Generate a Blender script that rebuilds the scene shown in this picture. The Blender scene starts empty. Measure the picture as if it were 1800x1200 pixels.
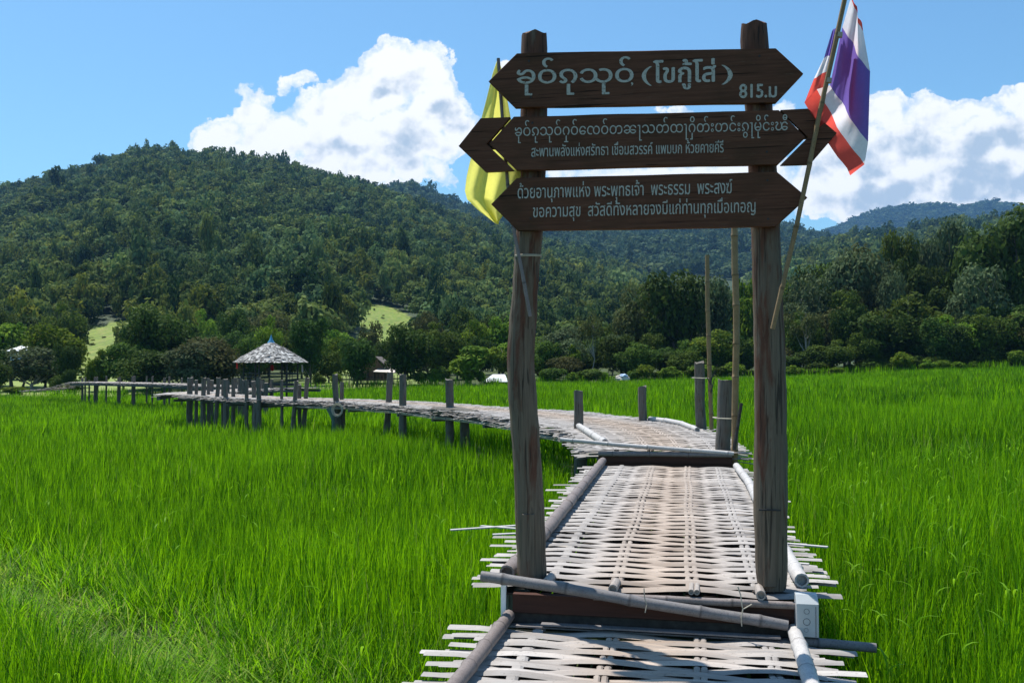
import bpy, bmesh, math, random
import numpy as np
from mathutils import Vector, Matrix
from mathutils.geometry import tessellate_polygon, interpolate_bezier

SC = bpy.context.scene
COL = SC.collection
R = math.radians
rnd = random.Random(7)
rng = np.random.default_rng(11)

# ---------------------------------------------------------------- camera
F = 1600.0                       # focal length in pixels of an 1800 px wide picture
CZ = 2.2
TILT = math.atan(40 / F)
cam = bpy.data.objects.new('camera', bpy.data.cameras.new('camera'))
COL.objects.link(cam)
cam.location = (0, 0, CZ)
cam.rotation_euler = (R(90) + TILT, 0, 0)
cam.data.sensor_width = 36
cam.data.lens = 36 * F / 1800
cam.data.clip_start = 0.05
cam.data.clip_end = 20000
SC.camera = cam

# ---------------------------------------------------------------- light
SUN_AZ, SUN_EL = R(38), R(65)    # azimuth to the left of the view, elevation
SC.view_settings.view_transform = 'Standard'
SC.view_settings.look = 'None'
SC.view_settings.gamma = 1
SC.view_settings.exposure = 0.5
sun = bpy.data.objects.new('sun', bpy.data.lights.new('sun', 'SUN'))
COL.objects.link(sun)
sun.data.energy = 5.0
sun.data.angle = R(0.53)
sun.data.color = (1.0, 0.955, 0.89)
sdir = Vector((-math.sin(SUN_AZ) * math.cos(SUN_EL), math.cos(SUN_AZ) * math.cos(SUN_EL), math.sin(SUN_EL)))
sun.rotation_euler = sdir.to_track_quat('Z', 'Y').to_euler()
sun.location = sdir * 60

SKY_STRENGTH = 0.106
CLOUDS = [  # centre and half size of each puff, in hundredths of the tangent plane of the sky
    (690, 112, 58, 52), (742, 122, 58, 56), (655, 165, 80, 55), (768, 185, 58, 60), (806, 225, 40, 46), (600, 172, 64, 42),
    (562, 196, 60, 42), (520, 136, 27, 19), (505, 150, 20, 14), (545, 160, 24, 12), (430, 160, 17, 14), (452, 176, 30, 18), (440, 205, 50, 32), (395, 236, 52, 34),
    (365, 246, 36, 32), (350, 270, 24, 30), (480, 240, 90, 50), (600, 245, 110, 60), (705, 240, 95, 62), (640, 300, 80, 44),
    (720, 292, 50, 40), (768, 300, 26, 30), (785, 318, 18, 14), (560, 300, 120, 40), (430, 276, 110, 40), (690, 325, 50, 24), (760, 255, 60, 40),
    (1560, 196, 50, 44), (1530, 178, 34, 24), (1640, 196, 66, 40), (1715, 196, 66, 30), (1795, 178, 44, 34), (1850, 190, 80, 60), (1500, 262, 90, 60),
    (1600, 282, 160, 80), (1760, 285, 130, 96), (1450, 330, 70, 60), (1425, 225, 30, 24), (1560, 352, 150, 60),
    (1700, 335, 110, 60), (1190, 198, 40, 12), (1372, 188, 30, 14), (1200, 312, 210, 36), (1090, 318, 150, 30),
    (1330, 300, 80, 40), (882, 108, 16, 9), (1950, 250, 160, 110), (250, 330, 60, 12),
]
CLOUD_SHADE = [(785, 205, 66, 30), (750, 255, 74, 34), (690, 285, 60, 24), (600, 265, 60, 20), (690, 150, 40, 16), (480, 285, 60, 18),  # grey shade painted into the clouds, laid out like the puffs
           (1640, 255, 130, 34), (1500, 290, 90, 34), (1740, 320, 120, 40), (1570, 350, 130, 34), (1210, 318, 160, 14), (1450, 360, 70, 24), (1800, 240, 70, 30)]
world = bpy.data.worlds.new('World')
SC.world = world
world.use_nodes = True


def build_world():
    nt = world.node_tree
    N, L = nt.nodes, nt.links
    N.clear()

    def node(t, **kw):
        n = N.new(t)
        for k, v in kw.items():
            setattr(n, k, v)
        return n

    def math_(op, a, b=None, c=None, clamp=False):
        n = node('ShaderNodeMath', operation=op, use_clamp=clamp)
        for i, v in enumerate((a, b, c)):
            if v is None:
                continue
            if isinstance(v, (int, float)):
                n.inputs[i].default_value = v
            else:
                L.new(v, n.inputs[i])
        return n.outputs[0]

    def smooth(x, a, b, lo=0.0, hi=1.0):
        n = node('ShaderNodeMapRange', interpolation_type='SMOOTHSTEP')
        L.new(x, n.inputs[0])
        n.inputs[1].default_value = a
        n.inputs[2].default_value = b
        n.inputs[3].default_value = lo
        n.inputs[4].default_value = hi
        return n.outputs[0]
    sky = node('ShaderNodeTexSky', sky_type='NISHITA', sun_disc=False)
    sky.sun_elevation = SUN_EL
    sky.sun_rotation = -SUN_AZ
    sky.altitude = 300
    sky.air_density = 1.15
    sky.dust_density = 0.7
    sky.ozone_density = 2.2
    tc = node('ShaderNodeTexCoord')
    sep = node('ShaderNodeSeparateXYZ')
    L.new(tc.outputs['Generated'], sep.inputs[0])
    y = math_('MAXIMUM', sep.outputs[1], 0.02)
    cmb = node('ShaderNodeCombineXYZ')
    L.new(math_('DIVIDE', sep.outputs[0], y), cmb.inputs[0])
    L.new(math_('DIVIDE', sep.outputs[2], y), cmb.inputs[1])

    def noise(scale, detail, rough, off=(0, 0, 0), lac=2.0):
        v = node('ShaderNodeVectorMath', operation='ADD')
        L.new(cmb.outputs[0], v.inputs[0])
        v.inputs[1].default_value = off
        n = node('ShaderNodeTexNoise')
        n.inputs['Scale'].default_value = scale
        n.inputs['Detail'].default_value = detail
        n.inputs['Roughness'].default_value = rough
        n.inputs['Lacunarity'].default_value = lac
        L.new(v.outputs[0], n.inputs['Vector'])
        return n.outputs[0]
    # warp the plane a little, then take the union of the puffs
    wn = node('ShaderNodeTexNoise')
    wn.inputs['Scale'].default_value = 26
    wn.inputs['Detail'].default_value = 5
    wn.inputs['Roughness'].default_value = 0.55
    L.new(cmb.outputs[0], wn.inputs['Vector'])
    w1 = node('ShaderNodeVectorMath', operation='SUBTRACT')
    L.new(wn.outputs['Color'], w1.inputs[0])
    w1.inputs[1].default_value = (0.5, 0.5, 0.5)
    w2 = node('ShaderNodeVectorMath', operation='SCALE')
    L.new(w1.outputs[0], w2.inputs[0])
    w2.inputs['Scale'].default_value = 0.030
    w3 = node('ShaderNodeVectorMath', operation='ADD')
    L.new(cmb.outputs[0], w3.inputs[0])
    L.new(w2.outputs[0], w3.inputs[1])
    w4 = node('ShaderNodeVectorMath', operation='MULTIPLY')
    L.new(w3.outputs[0], w4.inputs[0])
    w4.inputs[1].default_value = (1, 1, 0)

    def union(puffs, k):
        f = None
        for (cx, cy, rx, ry) in puffs:
            u, v = (cx - 900) / F, (640 - cy) / F
            a, b = rx / F, ry / F
            m = node('ShaderNodeVectorMath', operation='MULTIPLY_ADD')
            L.new(w4.outputs[0], m.inputs[0])
            m.inputs[1].default_value = (1 / a, 1 / b, 0)
            m.inputs[2].default_value = (-u / a, -v / b, 0)
            ln = node('ShaderNodeVectorMath', operation='LENGTH')
            L.new(m.outputs[0], ln.inputs[0])
            d = math_('MULTIPLY_ADD', ln.outputs['Value'], -min(a, b), min(a, b))
            f = d if f is None else math_('SMOOTH_MAX', f, d, k)
        return f
    f = union(CLOUDS, 0.004)
    shade_field = union(CLOUD_SHADE, 0.012)
    n1 = noise(48, 11, 0.60)
    edge = math_('ADD', f, math_('MULTIPLY_ADD', n1, 0.026, -0.0130))
    cover = smooth(edge, 0.0, 0.0030)
    wisp = smooth(noise(34, 9, 0.68, (3, 1, 0)), 0.35, 0.62, 0.35, 1.0)
    core = smooth(edge, 0.0, 0.012)
    cover = math_('MULTIPLY', cover, math_('MAXIMUM', wisp, core))
    # sun shading painted into the billows: the difference between the puff density here and a little nearer the sun
    b1 = math_('SUBTRACT', noise(22, 6, 0.5, (7, 2, 0)), noise(22, 6, 0.5, (7 - 0.006, 2 + 0.010, 0)))
    b2 = math_('SUBTRACT', noise(70, 5, 0.5, (1, 5, 0)), noise(70, 5, 0.5, (1 - 0.002, 5 + 0.0035, 0)))
    bl = math_('ADD', math_('MULTIPLY', b1, 1.6), math_('MULTIPLY', b2, 0.30))
    big = noise(7.5, 3, 0.5, (0.31, 0.12, 0))
    depth = smooth(edge, 0.004, 0.034)
    shade_mask = smooth(math_('ADD', shade_field, math_('MULTIPLY_ADD', noise(20, 7, 0.55, (4, 4, 0)), 0.030, -0.015)), -0.008, 0.012)
    grey = math_('MULTIPLY', depth, math_('MULTIPLY', shade_mask, smooth(big, 0.25, 0.6, 0.55, 1.0)))
    lit = math_('ADD', math_('MULTIPLY_ADD', grey, -0.62, 1.03), bl, clamp=False)
    lit = smooth(lit, 0.40, 1.0)
    mixc = node('ShaderNodeMix', data_type='RGBA')
    L.new(lit, mixc.inputs[0])
    mixc.inputs[6].default_value = (0.36 / SKY_STRENGTH, 0.45 / SKY_STRENGTH, 0.56 / SKY_STRENGTH, 1)
    mixc.inputs[7].default_value = (.80 / SKY_STRENGTH, .81 / SKY_STRENGTH, .82 / SKY_STRENGTH, 1)
    mix = node('ShaderNodeMix', data_type='RGBA')
    front = smooth(sep.outputs[1], 0.05, 0.25)
    L.new(math_('MULTIPLY', cover, front), mix.inputs[0])
    tn = node('ShaderNodeMix', data_type='RGBA', blend_type='MULTIPLY')
    tn.inputs[0].default_value = 1
    L.new(sky.outputs[0], tn.inputs[6])
    tn.inputs[7].default_value = (.66, .95, 1.05, 1)
    L.new(tn.outputs[2], mix.inputs[6])
    L.new(mixc.outputs[2], mix.inputs[7])
    bg = node('ShaderNodeBackground')
    bg.inputs[1].default_value = SKY_STRENGTH
    L.new(mix.outputs[2], bg.inputs[0])
    out = node('ShaderNodeOutputWorld')
    L.new(bg.outputs[0], out.inputs[0])


build_world()
SC.cycles.max_bounces = 8
SC.cycles.diffuse_bounces = 3
SC.cycles.transmission_bounces = 4
SC.cycles.volume_bounces = 0
SC.cycles.transparent_max_bounces = 6
SC.cycles.use_denoising = True

# ---------------------------------------------------------------- helpers
CT, ST = math.cos(TILT), math.sin(TILT)


def ray(px, py):
    a, b = (px - 900) / F, (600 - py) / F
    return Vector((a, CT - b * ST, ST + b * CT))


def at(px, py, Y):
    d = ray(px, py)
    return Vector((0, 0, CZ)) + d * (Y / d.y)


def atz(px, py, z):
    d = ray(px, py)
    return Vector((0, 0, CZ)) + d * ((z - CZ) / d.z)


def atplane(px, py, p0, n):
    d = ray(px, py)
    o = Vector((0, 0, CZ))
    return o + d * ((Vector(p0) - o).dot(n) / d.dot(n))


def tag(o, label=None, cat=None, group=None, kind=None):
    if label:
        o['label'] = label
    if cat:
        o['category'] = cat
    if group:
        o['group'] = group
    if kind:
        o['kind'] = kind
    return o


def link(name, me, mat, parent=None):
    o = bpy.data.objects.new(name, me)
    COL.objects.link(o)
    if mat is not None and not me.materials:
        me.materials.append(mat)
    if parent is not None:
        o.parent = parent
    return o


def empty(name, loc, label, cat, group=None, rz=0):
    o = bpy.data.objects.new(name, None)
    COL.objects.link(o)
    o.location = loc
    o.rotation_euler = (0, 0, rz)
    o.empty_display_size = 0.2
    return tag(o, label, cat, group)


class MB:
    """collects vertices, faces and a tint per vertex; build() links them as one mesh object"""

    def __init__(s):
        s.v, s.f, s.t, s.mi = [], [], [], []

    def add(s, verts, faces, tint=0.5, mi=0):
        b = len(s.v)
        s.v += [tuple(v) for v in verts]
        s.t += list(tint) if hasattr(tint, '__len__') else [tint] * len(verts)
        s.f += [tuple(i + b for i in f) for f in faces]
        s.mi += [mi] * len(faces)

    def tube(s, pts, radii, n=10, cap=True, tint=0.5, wob=0.0, seed=0, inset=False):
        pts = [Vector(p) for p in pts]
        m = len(pts)
        if not hasattr(radii, '__len__'):
            radii = [radii] * m
        rr = random.Random(seed)
        prof = [1 + wob * (rr.random() - .5) * 2 for _ in range(n)]
        up = None
        V = []
        for i, p in enumerate(pts):
            d = (pts[min(i + 1, m - 1)] - pts[max(i - 1, 0)]).normalized()
            if up is None:
                a = Vector((0, 0, 1)) if abs(d.z) < .9 else Vector((0, 1, 0))
                up = (a - d * a.dot(d)).normalized()
            else:
                up = (up - d * up.dot(d)).normalized()
            sd = d.cross(up)
            for k in range(n):
                t = 2 * math.pi * k / n
                q = prof[k] * (1 + wob * .35 * (rr.random() - .5) * 2)
                V.append(p + (up * math.cos(t) + sd * math.sin(t)) * radii[i] * q)
        Fc = []
        for i in range(m - 1):
            for k in range(n):
                k2 = (k + 1) % n
                Fc.append((i * n + k, i * n + k2, (i + 1) * n + k2, (i + 1) * n + k))
        if cap:
            for e in (0, m - 1):
                d = (pts[1] - pts[0]).normalized() if e == 0 else (pts[-2] - pts[-1]).normalized()
                c = pts[e] + (d * radii[e] * .8 if inset else Vector((0, 0, 0)))
                if inset:
                    b = len(V)
                    for k in range(n):
                        V.append(pts[e] + (V[e * n + k] - pts[e]) * .72)
                    for k in range(n):
                        V.append(c + (V[e * n + k] - pts[e]) * .72)
                    for k in range(n):
                        k2 = (k + 1) % n
                        Fc.append((e * n + k, e * n + k2, b + k2, b + k))
                        Fc.append((b + k, b + k2, b + n + k2, b + n + k))
                    Fc.append(tuple(b + n + k for k in range(n)))
                else:
                    Fc.append(tuple(e * n + k for k in range(n)))
        s.add(V, Fc, tint)

    def box(s, c, ax, ay, az, tint=0.5, mi=0):
        """box with centre c and half-axis vectors"""
        c, ax, ay, az = Vector(c), Vector(ax), Vector(ay), Vector(az)
        V = [c + ax * i + ay * j + az * k for k in (-1, 1) for j in (-1, 1) for i in (-1, 1)]
        s.add(V, [(0, 2, 3, 1), (4, 5, 7, 6), (0, 1, 5, 4), (2, 6, 7, 3), (0, 4, 6, 2), (1, 3, 7, 5)], tint, mi)

    def bar(s, a, b, w, h, up=(0, 0, 1), tint=0.5):
        a, b = Vector(a), Vector(b)
        d = (b - a)
        u = Vector(up)
        sd = d.cross(u).normalized()
        u = sd.cross(d).normalized()
        s.box((a + b) / 2, d / 2, sd * w / 2, u * h / 2, tint)

    def prism(s, poly, depth_vec, tint=0.5, bevel=0.0):
        """polygon (front face) extruded along depth_vec"""
        n = len(poly)
        P = [Vector(p) for p in poly]
        dv = Vector(depth_vec)
        if bevel:
            c = sum(P, Vector()) / n
            ins = [p + (c - p).normalized() * bevel for p in P]
            V = ins + [p + dv.normalized() * bevel for p in P] + [p + dv for p in P]
            Fc = [tuple(range(n))]
            for r in (0, 1):
                for k in range(n):
                    k2 = (k + 1) % n
                    Fc.append((r * n + k, (r + 1) * n + k, (r + 1) * n + k2, r * n + k2))
            Fc.append(tuple(2 * n + k for k in range(n))[::-1])
        else:
            V = P + [p + dv for p in P]
            Fc = [tuple(range(n)), tuple(range(n, 2 * n))[::-1]]
            for k in range(n):
                k2 = (k + 1) % n
                Fc.append((k, n + k, n + k2, k2))
        s.add(V, Fc, tint)

    def build(s, name, mat, parent=None, smooth=False, angle=None, org=None):
        me = bpy.data.meshes.new(name)
        off = Vector(org) if org is not None else (parent.matrix_basis.translation if parent is not None and parent.parent is None else Vector())
        if org is None and parent is not None and parent.parent is not None:
            off = parent.parent.matrix_basis.translation
        V = [tuple(Vector(v) - off) for v in s.v]
        me.from_pydata(V, [], s.f)
        mats = mat if isinstance(mat, (list, tuple)) else [mat]
        for m in mats:
            me.materials.append(m)
        if len(mats) > 1:
            me.polygons.foreach_set('material_index', s.mi)
        a = me.attributes.new('tint', 'FLOAT', 'POINT')
        a.data.foreach_set('value', s.t)
        bm = bmesh.new()
        bm.from_mesh(me)
        bmesh.ops.recalc_face_normals(bm, faces=bm.faces)
        bm.to_mesh(me)
        bm.free()
        if smooth:
            me.polygons.foreach_set('use_smooth', [True] * len(me.polygons))
            try:
                me.set_sharp_from_angle(angle=R(angle or 40))
            except Exception:
                pass
        me.update()
        return link(name, me, None, parent)


def quads_mesh(name, V, Q, tint=None, extra=None):
    """big mesh straight from numpy arrays of vertices and quads"""
    me = bpy.data.meshes.new(name)
    V = np.asarray(V, np.float32)
    Q = np.asarray(Q, np.int32)
    me.vertices.add(len(V))
    me.vertices.foreach_set('co', V.ravel())
    me.loops.add(Q.size)
    me.loops.foreach_set('vertex_index', Q.ravel())
    me.polygons.add(len(Q))
    me.polygons.foreach_set('loop_start', np.arange(len(Q), dtype=np.int32) * 4)
    me.update(calc_edges=True)
    if tint is not None:
        a = me.attributes.new('tint', 'FLOAT', 'POINT')
        a.data.foreach_set('value', np.asarray(tint, np.float32))
    for k, arr in (extra or {}).items():
        a = me.attributes.new(k, 'FLOAT', 'POINT')
        a.data.foreach_set('value', np.asarray(arr, np.float32))
    return me


_perm = rng.random((256, 256))


def vnoise(x, y):
    x, y = np.asarray(x, float), np.asarray(y, float)
    xi, yi = np.floor(x).astype(int), np.floor(y).astype(int)
    fx, fy = x - xi, y - yi
    fx, fy = fx * fx * (3 - 2 * fx), fy * fy * (3 - 2 * fy)
    a, b = _perm[xi % 256, yi % 256], _perm[(xi + 1) % 256, yi % 256]
    c, d = _perm[xi % 256, (yi + 1) % 256], _perm[(xi + 1) % 256, (yi + 1) % 256]
    return (a * (1 - fx) + b * fx) * (1 - fy) + (c * (1 - fx) + d * fx) * fy


def fbm(x, y, o=4):
    s, a = 0, .5
    for i in range(o):
        s = s + a * vnoise(x * 2 ** i + 17 * i, y * 2 ** i + 5 * i)
        a *= .5
    return s


# ---------------------------------------------------------------- materials
def material(name, build):
    m = bpy.data.materials.new(name)
    m.use_nodes = True
    nt = m.node_tree
    p = nt.nodes['Principled BSDF']
    p.inputs['Roughness'].default_value = 0.8
    p.inputs['Specular IOR Level'].default_value = 0.25

    class K:
        pass
    k = K()
    k.nt, k.p = nt, p

    def attr(n):
        a = nt.nodes.new('ShaderNodeAttribute')
        a.attribute_name = n
        return a.outputs['Fac']

    def coord(scale=(1, 1, 1), kind='Object'):
        t = nt.nodes.new('ShaderNodeTexCoord')
        mp = nt.nodes.new('ShaderNodeMapping')
        mp.inputs['Scale'].default_value = scale
        nt.links.new(t.outputs[kind], mp.inputs['Vector'])
        return mp.outputs[0]

    def noise(vec, scale=5, detail=4, rough=.55, dist=0):
        n = nt.nodes.new('ShaderNodeTexNoise')
        n.inputs['Scale'].default_value = scale
        n.inputs['Detail'].default_value = detail
        n.inputs['Roughness'].default_value = rough
        n.inputs['Distortion'].default_value = dist
        if vec is not None:
            nt.links.new(vec, n.inputs['Vector'])
        return n.outputs[0]

    def rng_(x, a, b, lo=0, hi=1):
        n = nt.nodes.new('ShaderNodeMapRange')
        nt.links.new(x, n.inputs[0])
        for i, v in enumerate((a, b, lo, hi)):
            n.inputs[i + 1].default_value = v
        return n.outputs[0]

    def mix(fac, a, b, mode='MIX'):
        n = nt.nodes.new('ShaderNodeMix')
        n.data_type = 'RGBA'
        n.blend_type = mode
        for s, v in ((0, fac), (6, a), (7, b)):
            if isinstance(v, (int, float)):
                n.inputs[s].default_value = v
            elif isinstance(v, tuple):
                n.inputs[s].default_value = (*v, 1)
            else:
                nt.links.new(v, n.inputs[s])
        return n.outputs[2]

    def mth(op, a, b):
        n = nt.nodes.new('ShaderNodeMath')
        n.operation = op
        for i, v in enumerate((a, b)):
            if isinstance(v, (int, float)):
                n.inputs[i].default_value = v
            else:
                nt.links.new(v, n.inputs[i])
        return n.outputs[0]

    def bump(h, dist=.01, strength=.6):
        n = nt.nodes.new('ShaderNodeBump')
        n.inputs['Distance'].default_value = dist
        n.inputs['Strength'].default_value = strength
        nt.links.new(h, n.inputs['Height'])
        nt.links.new(n.outputs[0], p.inputs['Normal'])

    def color(c):
        if isinstance(c, tuple):
            p.inputs['Base Color'].default_value = (*c, 1)
        else:
            nt.links.new(c, p.inputs['Base Color'])

    def translucent(c, fac):
        t = nt.nodes.new('ShaderNodeBsdfTranslucent')
        if isinstance(c, tuple):
            t.inputs[0].default_value = (*c, 1)
        else:
            nt.links.new(c, t.inputs[0])
        ms = nt.nodes.new('ShaderNodeMixShader')
        ms.inputs[0].default_value = fac
        nt.links.new(p.outputs[0], ms.inputs[1])
        nt.links.new(t.outputs[0], ms.inputs[2])
        nt.links.new(ms.outputs[0], nt.nodes['Material Output'].inputs[0])
    k.attr, k.coord, k.noise, k.rng, k.mix, k.mth, k.bump, k.color, k.translucent = attr, coord, noise, rng_, mix, mth, bump, color, translucent
    build(k)
    return m


def m_bark(k):          # weathered gate posts: pale grey wood with red-brown bark left in patches
    v = k.coord((6, 6, .9))
    n = k.noise(v, 2.2, 6, .62, .4)
    g = k.noise(k.coord((40, 40, 2.2)), 2.0, 5, .6)
    base = k.mix(g, (.064, .047, .033), (.215, .170, .122))
    bark = k.mix(k.noise(k.coord((14, 14, 3)), 3, 5), (.038, .021, .014), (.165, .070, .042))
    z = nt_z(k)
    hi = k.rng(z, -.5, 2.6, -.17, .10)
    c = k.mix(k.rng(k.mth('ADD', n, hi), .47, .57), base, bark)
    crack = k.rng(k.noise(k.coord((26, 26, .55)), 2.4, 3, .5, .8), .36, .41, .25, 1)
    c = k.mix(crack, (.02, .016, .013), c)
    k.color(c)
    k.bump(k.mth('ADD', k.mth('MULTIPLY', g, .5), crack), .012, .7)


def nt_z(k):
    t = k.nt.nodes.new('ShaderNodeTexCoord')
    s = k.nt.nodes.new('ShaderNodeSeparateXYZ')
    k.nt.links.new(t.outputs['Object'], s.inputs[0])
    return s.outputs[2]


def m_stake(k):         # silvery grey bridge stakes
    g = k.noise(k.coord((30, 30, 1.6)), 2.0, 5, .6)
    n = k.noise(k.coord((3, 3, 3)), 2, 4)
    c = k.mix(g, (.050, .048, .042), (.20, .185, .16))
    c = k.mix(k.rng(n, .50, .66, 0, .55), c, (.11, .075, .055))
    c = k.mix(k.rng(k.noise(k.coord((26, 26, 1.1)), 2, 3, .5, .6), .34, .40, .9, 0), c, (.02, .018, .015))
    k.color(c)
    k.bump(g, .008, .7)


def m_board(k):         # dark stained sign boards
    g = k.noise(k.coord((1.6, 1.6, 34)), 2.2, 6, .6, .5)
    n = k.noise(k.coord((2, 2, 3)), 1.6, 4)
    c = k.mix(g, (.040, .017, .010), (.175, .078, .048))
    c = k.mix(k.rng(n, .45, .7, 0, .6), c, (.050, .030, .016))
    c = k.mix(k.rng(k.noise(k.coord((.7, .7, 30)), 1.7, 3, .5, .8), .33, .37, .8, 0), c, (.012, .007, .005))
    c = k.mix(k.rng(k.noise(k.coord((5, 5, 40)), 2.5, 4, .6), .62, .75, 0, .35), c, (.20, .15, .11))
    k.color(c)
    k.p.inputs['Roughness'].default_value = .7
    k.p.inputs['Specular IOR Level'].default_value = .1
    k.bump(g, .004, .5)


def m_paint(k):
    n = k.noise(k.coord((1, 1, 1)), 90, 5, .7)
    c = k.mix(k.rng(n, .33, .46, 0, 1), (.11, .095, .07), (.44, .435, .38))
    k.color(c)


def m_strip(k):         # bleached split bamboo of the deck: warmer where feet have worn the middle
    v = k.coord((1, 1, 1))
    t = k.attr('tint')
    mid = k.attr('mid')
    n = k.noise(k.coord((3, 26, 26)), 3, 5, .6)
    grey = k.mix(t, (.19, .178, .168), (.50, .468, .437))
    tan = k.mix(t, (.23, .165, .118), (.50, .395, .308))
    c = k.mix(k.mth('MULTIPLY', mid, .95), grey, tan)
    c = k.mix(k.rng(n, .35, .75, 0, .42), c, (.22, .19, .165))
    w = k.noise(v, 55, 3, .5)
    c = k.mix(k.rng(w, .62, .70, 0, .5), c, (.13, .115, .10))
    k.color(c)
    k.p.inputs['Roughness'].default_value = .6
    k.bump(n, .003, .5)


def m_pole(dark, light):
    def f(k):
        n = k.noise(k.coord((5, 5, 5)), 3, 6, .65)
        s = k.noise(k.coord((40, 40, 40)), 3, 4, .6)
        t = k.attr('tint')
        c = k.mix(n, dark, light)
        c = k.mix(k.rng(s, .50, .70, 0, .55), c, tuple(x * .4 for x in dark))
        c = k.mix(k.rng(t, 0, .3, .75, 0), c, tuple(x * .25 for x in dark))
        k.color(c)
        k.p.inputs['Roughness'].default_value = .55
        k.bump(s, .002, .4)
    return f


def m_plain(c, rough=.6, spec=.3, var=.25, scale=6, metal=0):
    def f(k):
        n = k.noise(k.coord((1, 1, 1)), scale, 5, .6)
        k.color(k.mix(k.rng(n, .3, .7), tuple(x * (1 - var) for x in c), tuple(min(1, x * (1 + var)) for x in c)))
        k.p.inputs['Roughness'].default_value = rough
        k.p.inputs['Specular IOR Level'].default_value = spec
        k.p.inputs['Metallic'].default_value = metal
    return f


def m_beam(k):
    g = k.noise(k.coord((1.4, 1.4, 26)), 2.2, 5, .6, .4)
    k.color(k.mix(g, (.032, .014, .010), (.095, .040, .027)))
    k.bump(g, .004, .5)


def m_leaf(dark, light, trans=.30, gloss=.5):
    def f(k):
        t = k.attr('tint')
        oi = k.nt.nodes.new('ShaderNodeObjectInfo')
        c = k.mix(t, dark, light)
        h = k.nt.nodes.new('ShaderNodeHueSaturation')
        k.nt.links.new(c, h.inputs['Color'])
        k.nt.links.new(k.rng(oi.outputs['Random'], 0, 1, .482, .515), h.inputs['Hue'])
        k.nt.links.new(k.rng(oi.outputs['Random'], 0, 1, .8, 1.2), h.inputs['Value'])
        k.color(h.outputs[0])
        k.p.inputs['Roughness'].default_value = .75
        k.p.inputs['Specular IOR Level'].default_value = .06
        k.translucent(h.outputs[0], trans)
    return f


def m_forest(dark, light, trans):
    def f(k):
        c = k.mix(k.attr('tint'), dark, light)
        h = k.nt.nodes.new('ShaderNodeHueSaturation')
        k.nt.links.new(c, h.inputs['Color'])
        u = k.attr('hue')
        k.nt.links.new(k.rng(u, 0, 1, .462, .548), h.inputs['Hue'])
        k.nt.links.new(k.rng(u, 0, 1, 1.12, .80), h.inputs['Saturation'])
        k.color(h.outputs[0])
        k.p.inputs['Specular IOR Level'].default_value = .06
        k.translucent(h.outputs[0], trans)
    return f


def m_grass(k):
    t = k.attr('tint')
    c = k.mix(k.rng(t, 0, .75), (.016, .076, .002), (.155, .385, .005))
    c = k.mix(k.rng(t, .8, 1.0), c, (.33, .38, .09))
    k.color(c)
    k.p.inputs['Roughness'].default_value = .55
    k.p.inputs['Specular IOR Level'].default_value = .12
    tc = k.mix(k.rng(t, 0, .75), (.038, .155, .002), (.32, .65, .006))
    tc = k.mix(k.rng(t, .8, 1.0), tc, (.36, .42, .08))
    k.translucent(tc, .45)


def m_ground(k):
    n = k.noise(k.coord((1, 1, 1)), 1.3, 6, .6)
    far = k.attr('tint')
    g = k.noise(k.coord((1, 1, 1)), .25, 6, .7)
    mud = k.mix(n, (.022, .034, .006), (.060, .090, .012))
    mead = k.mix(g, (.10, .17, .03), (.26, .31, .07))
    k.color(k.mix(far, mud, mead))


def m_hill(k):
    n = k.noise(k.coord((1, 1, 1)), .12, 6, .65)
    s = k.noise(k.coord((1, 1, 1)), .9, 5, .7)
    cl = k.attr('tint')
    fl = k.mix(n, (.018, .035, .014), (.040, .070, .024))
    gr = k.mix(n, (.12, .19, .016), (.22, .29, .026))
    gr = k.mix(k.rng(s, .42, .62), gr, (.085, .135, .018))
    gr = k.mix(k.rng(k.noise(k.coord((.25, .05, .05)), 4, 3, .5), .5, .62, 0, .5), gr, (.24, .235, .06))
    k.color(k.mix(cl, fl, gr))


def m_thatch(k):
    t = k.attr('tint')
    k.color(k.mix(t, (.10, .095, .09), (.62, .61, .58)))


def m_cloth(c, trans=.74):
    def f(k):
        n = k.noise(k.coord((1, 1, 1)), 60, 3)
        cc = k.mix(k.rng(n, .3, .7), tuple(x * .92 for x in c), c)
        k.color(cc)
        k.p.inputs['Roughness'].default_value = .75
        k.translucent(cc, trans)
    return f


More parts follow.
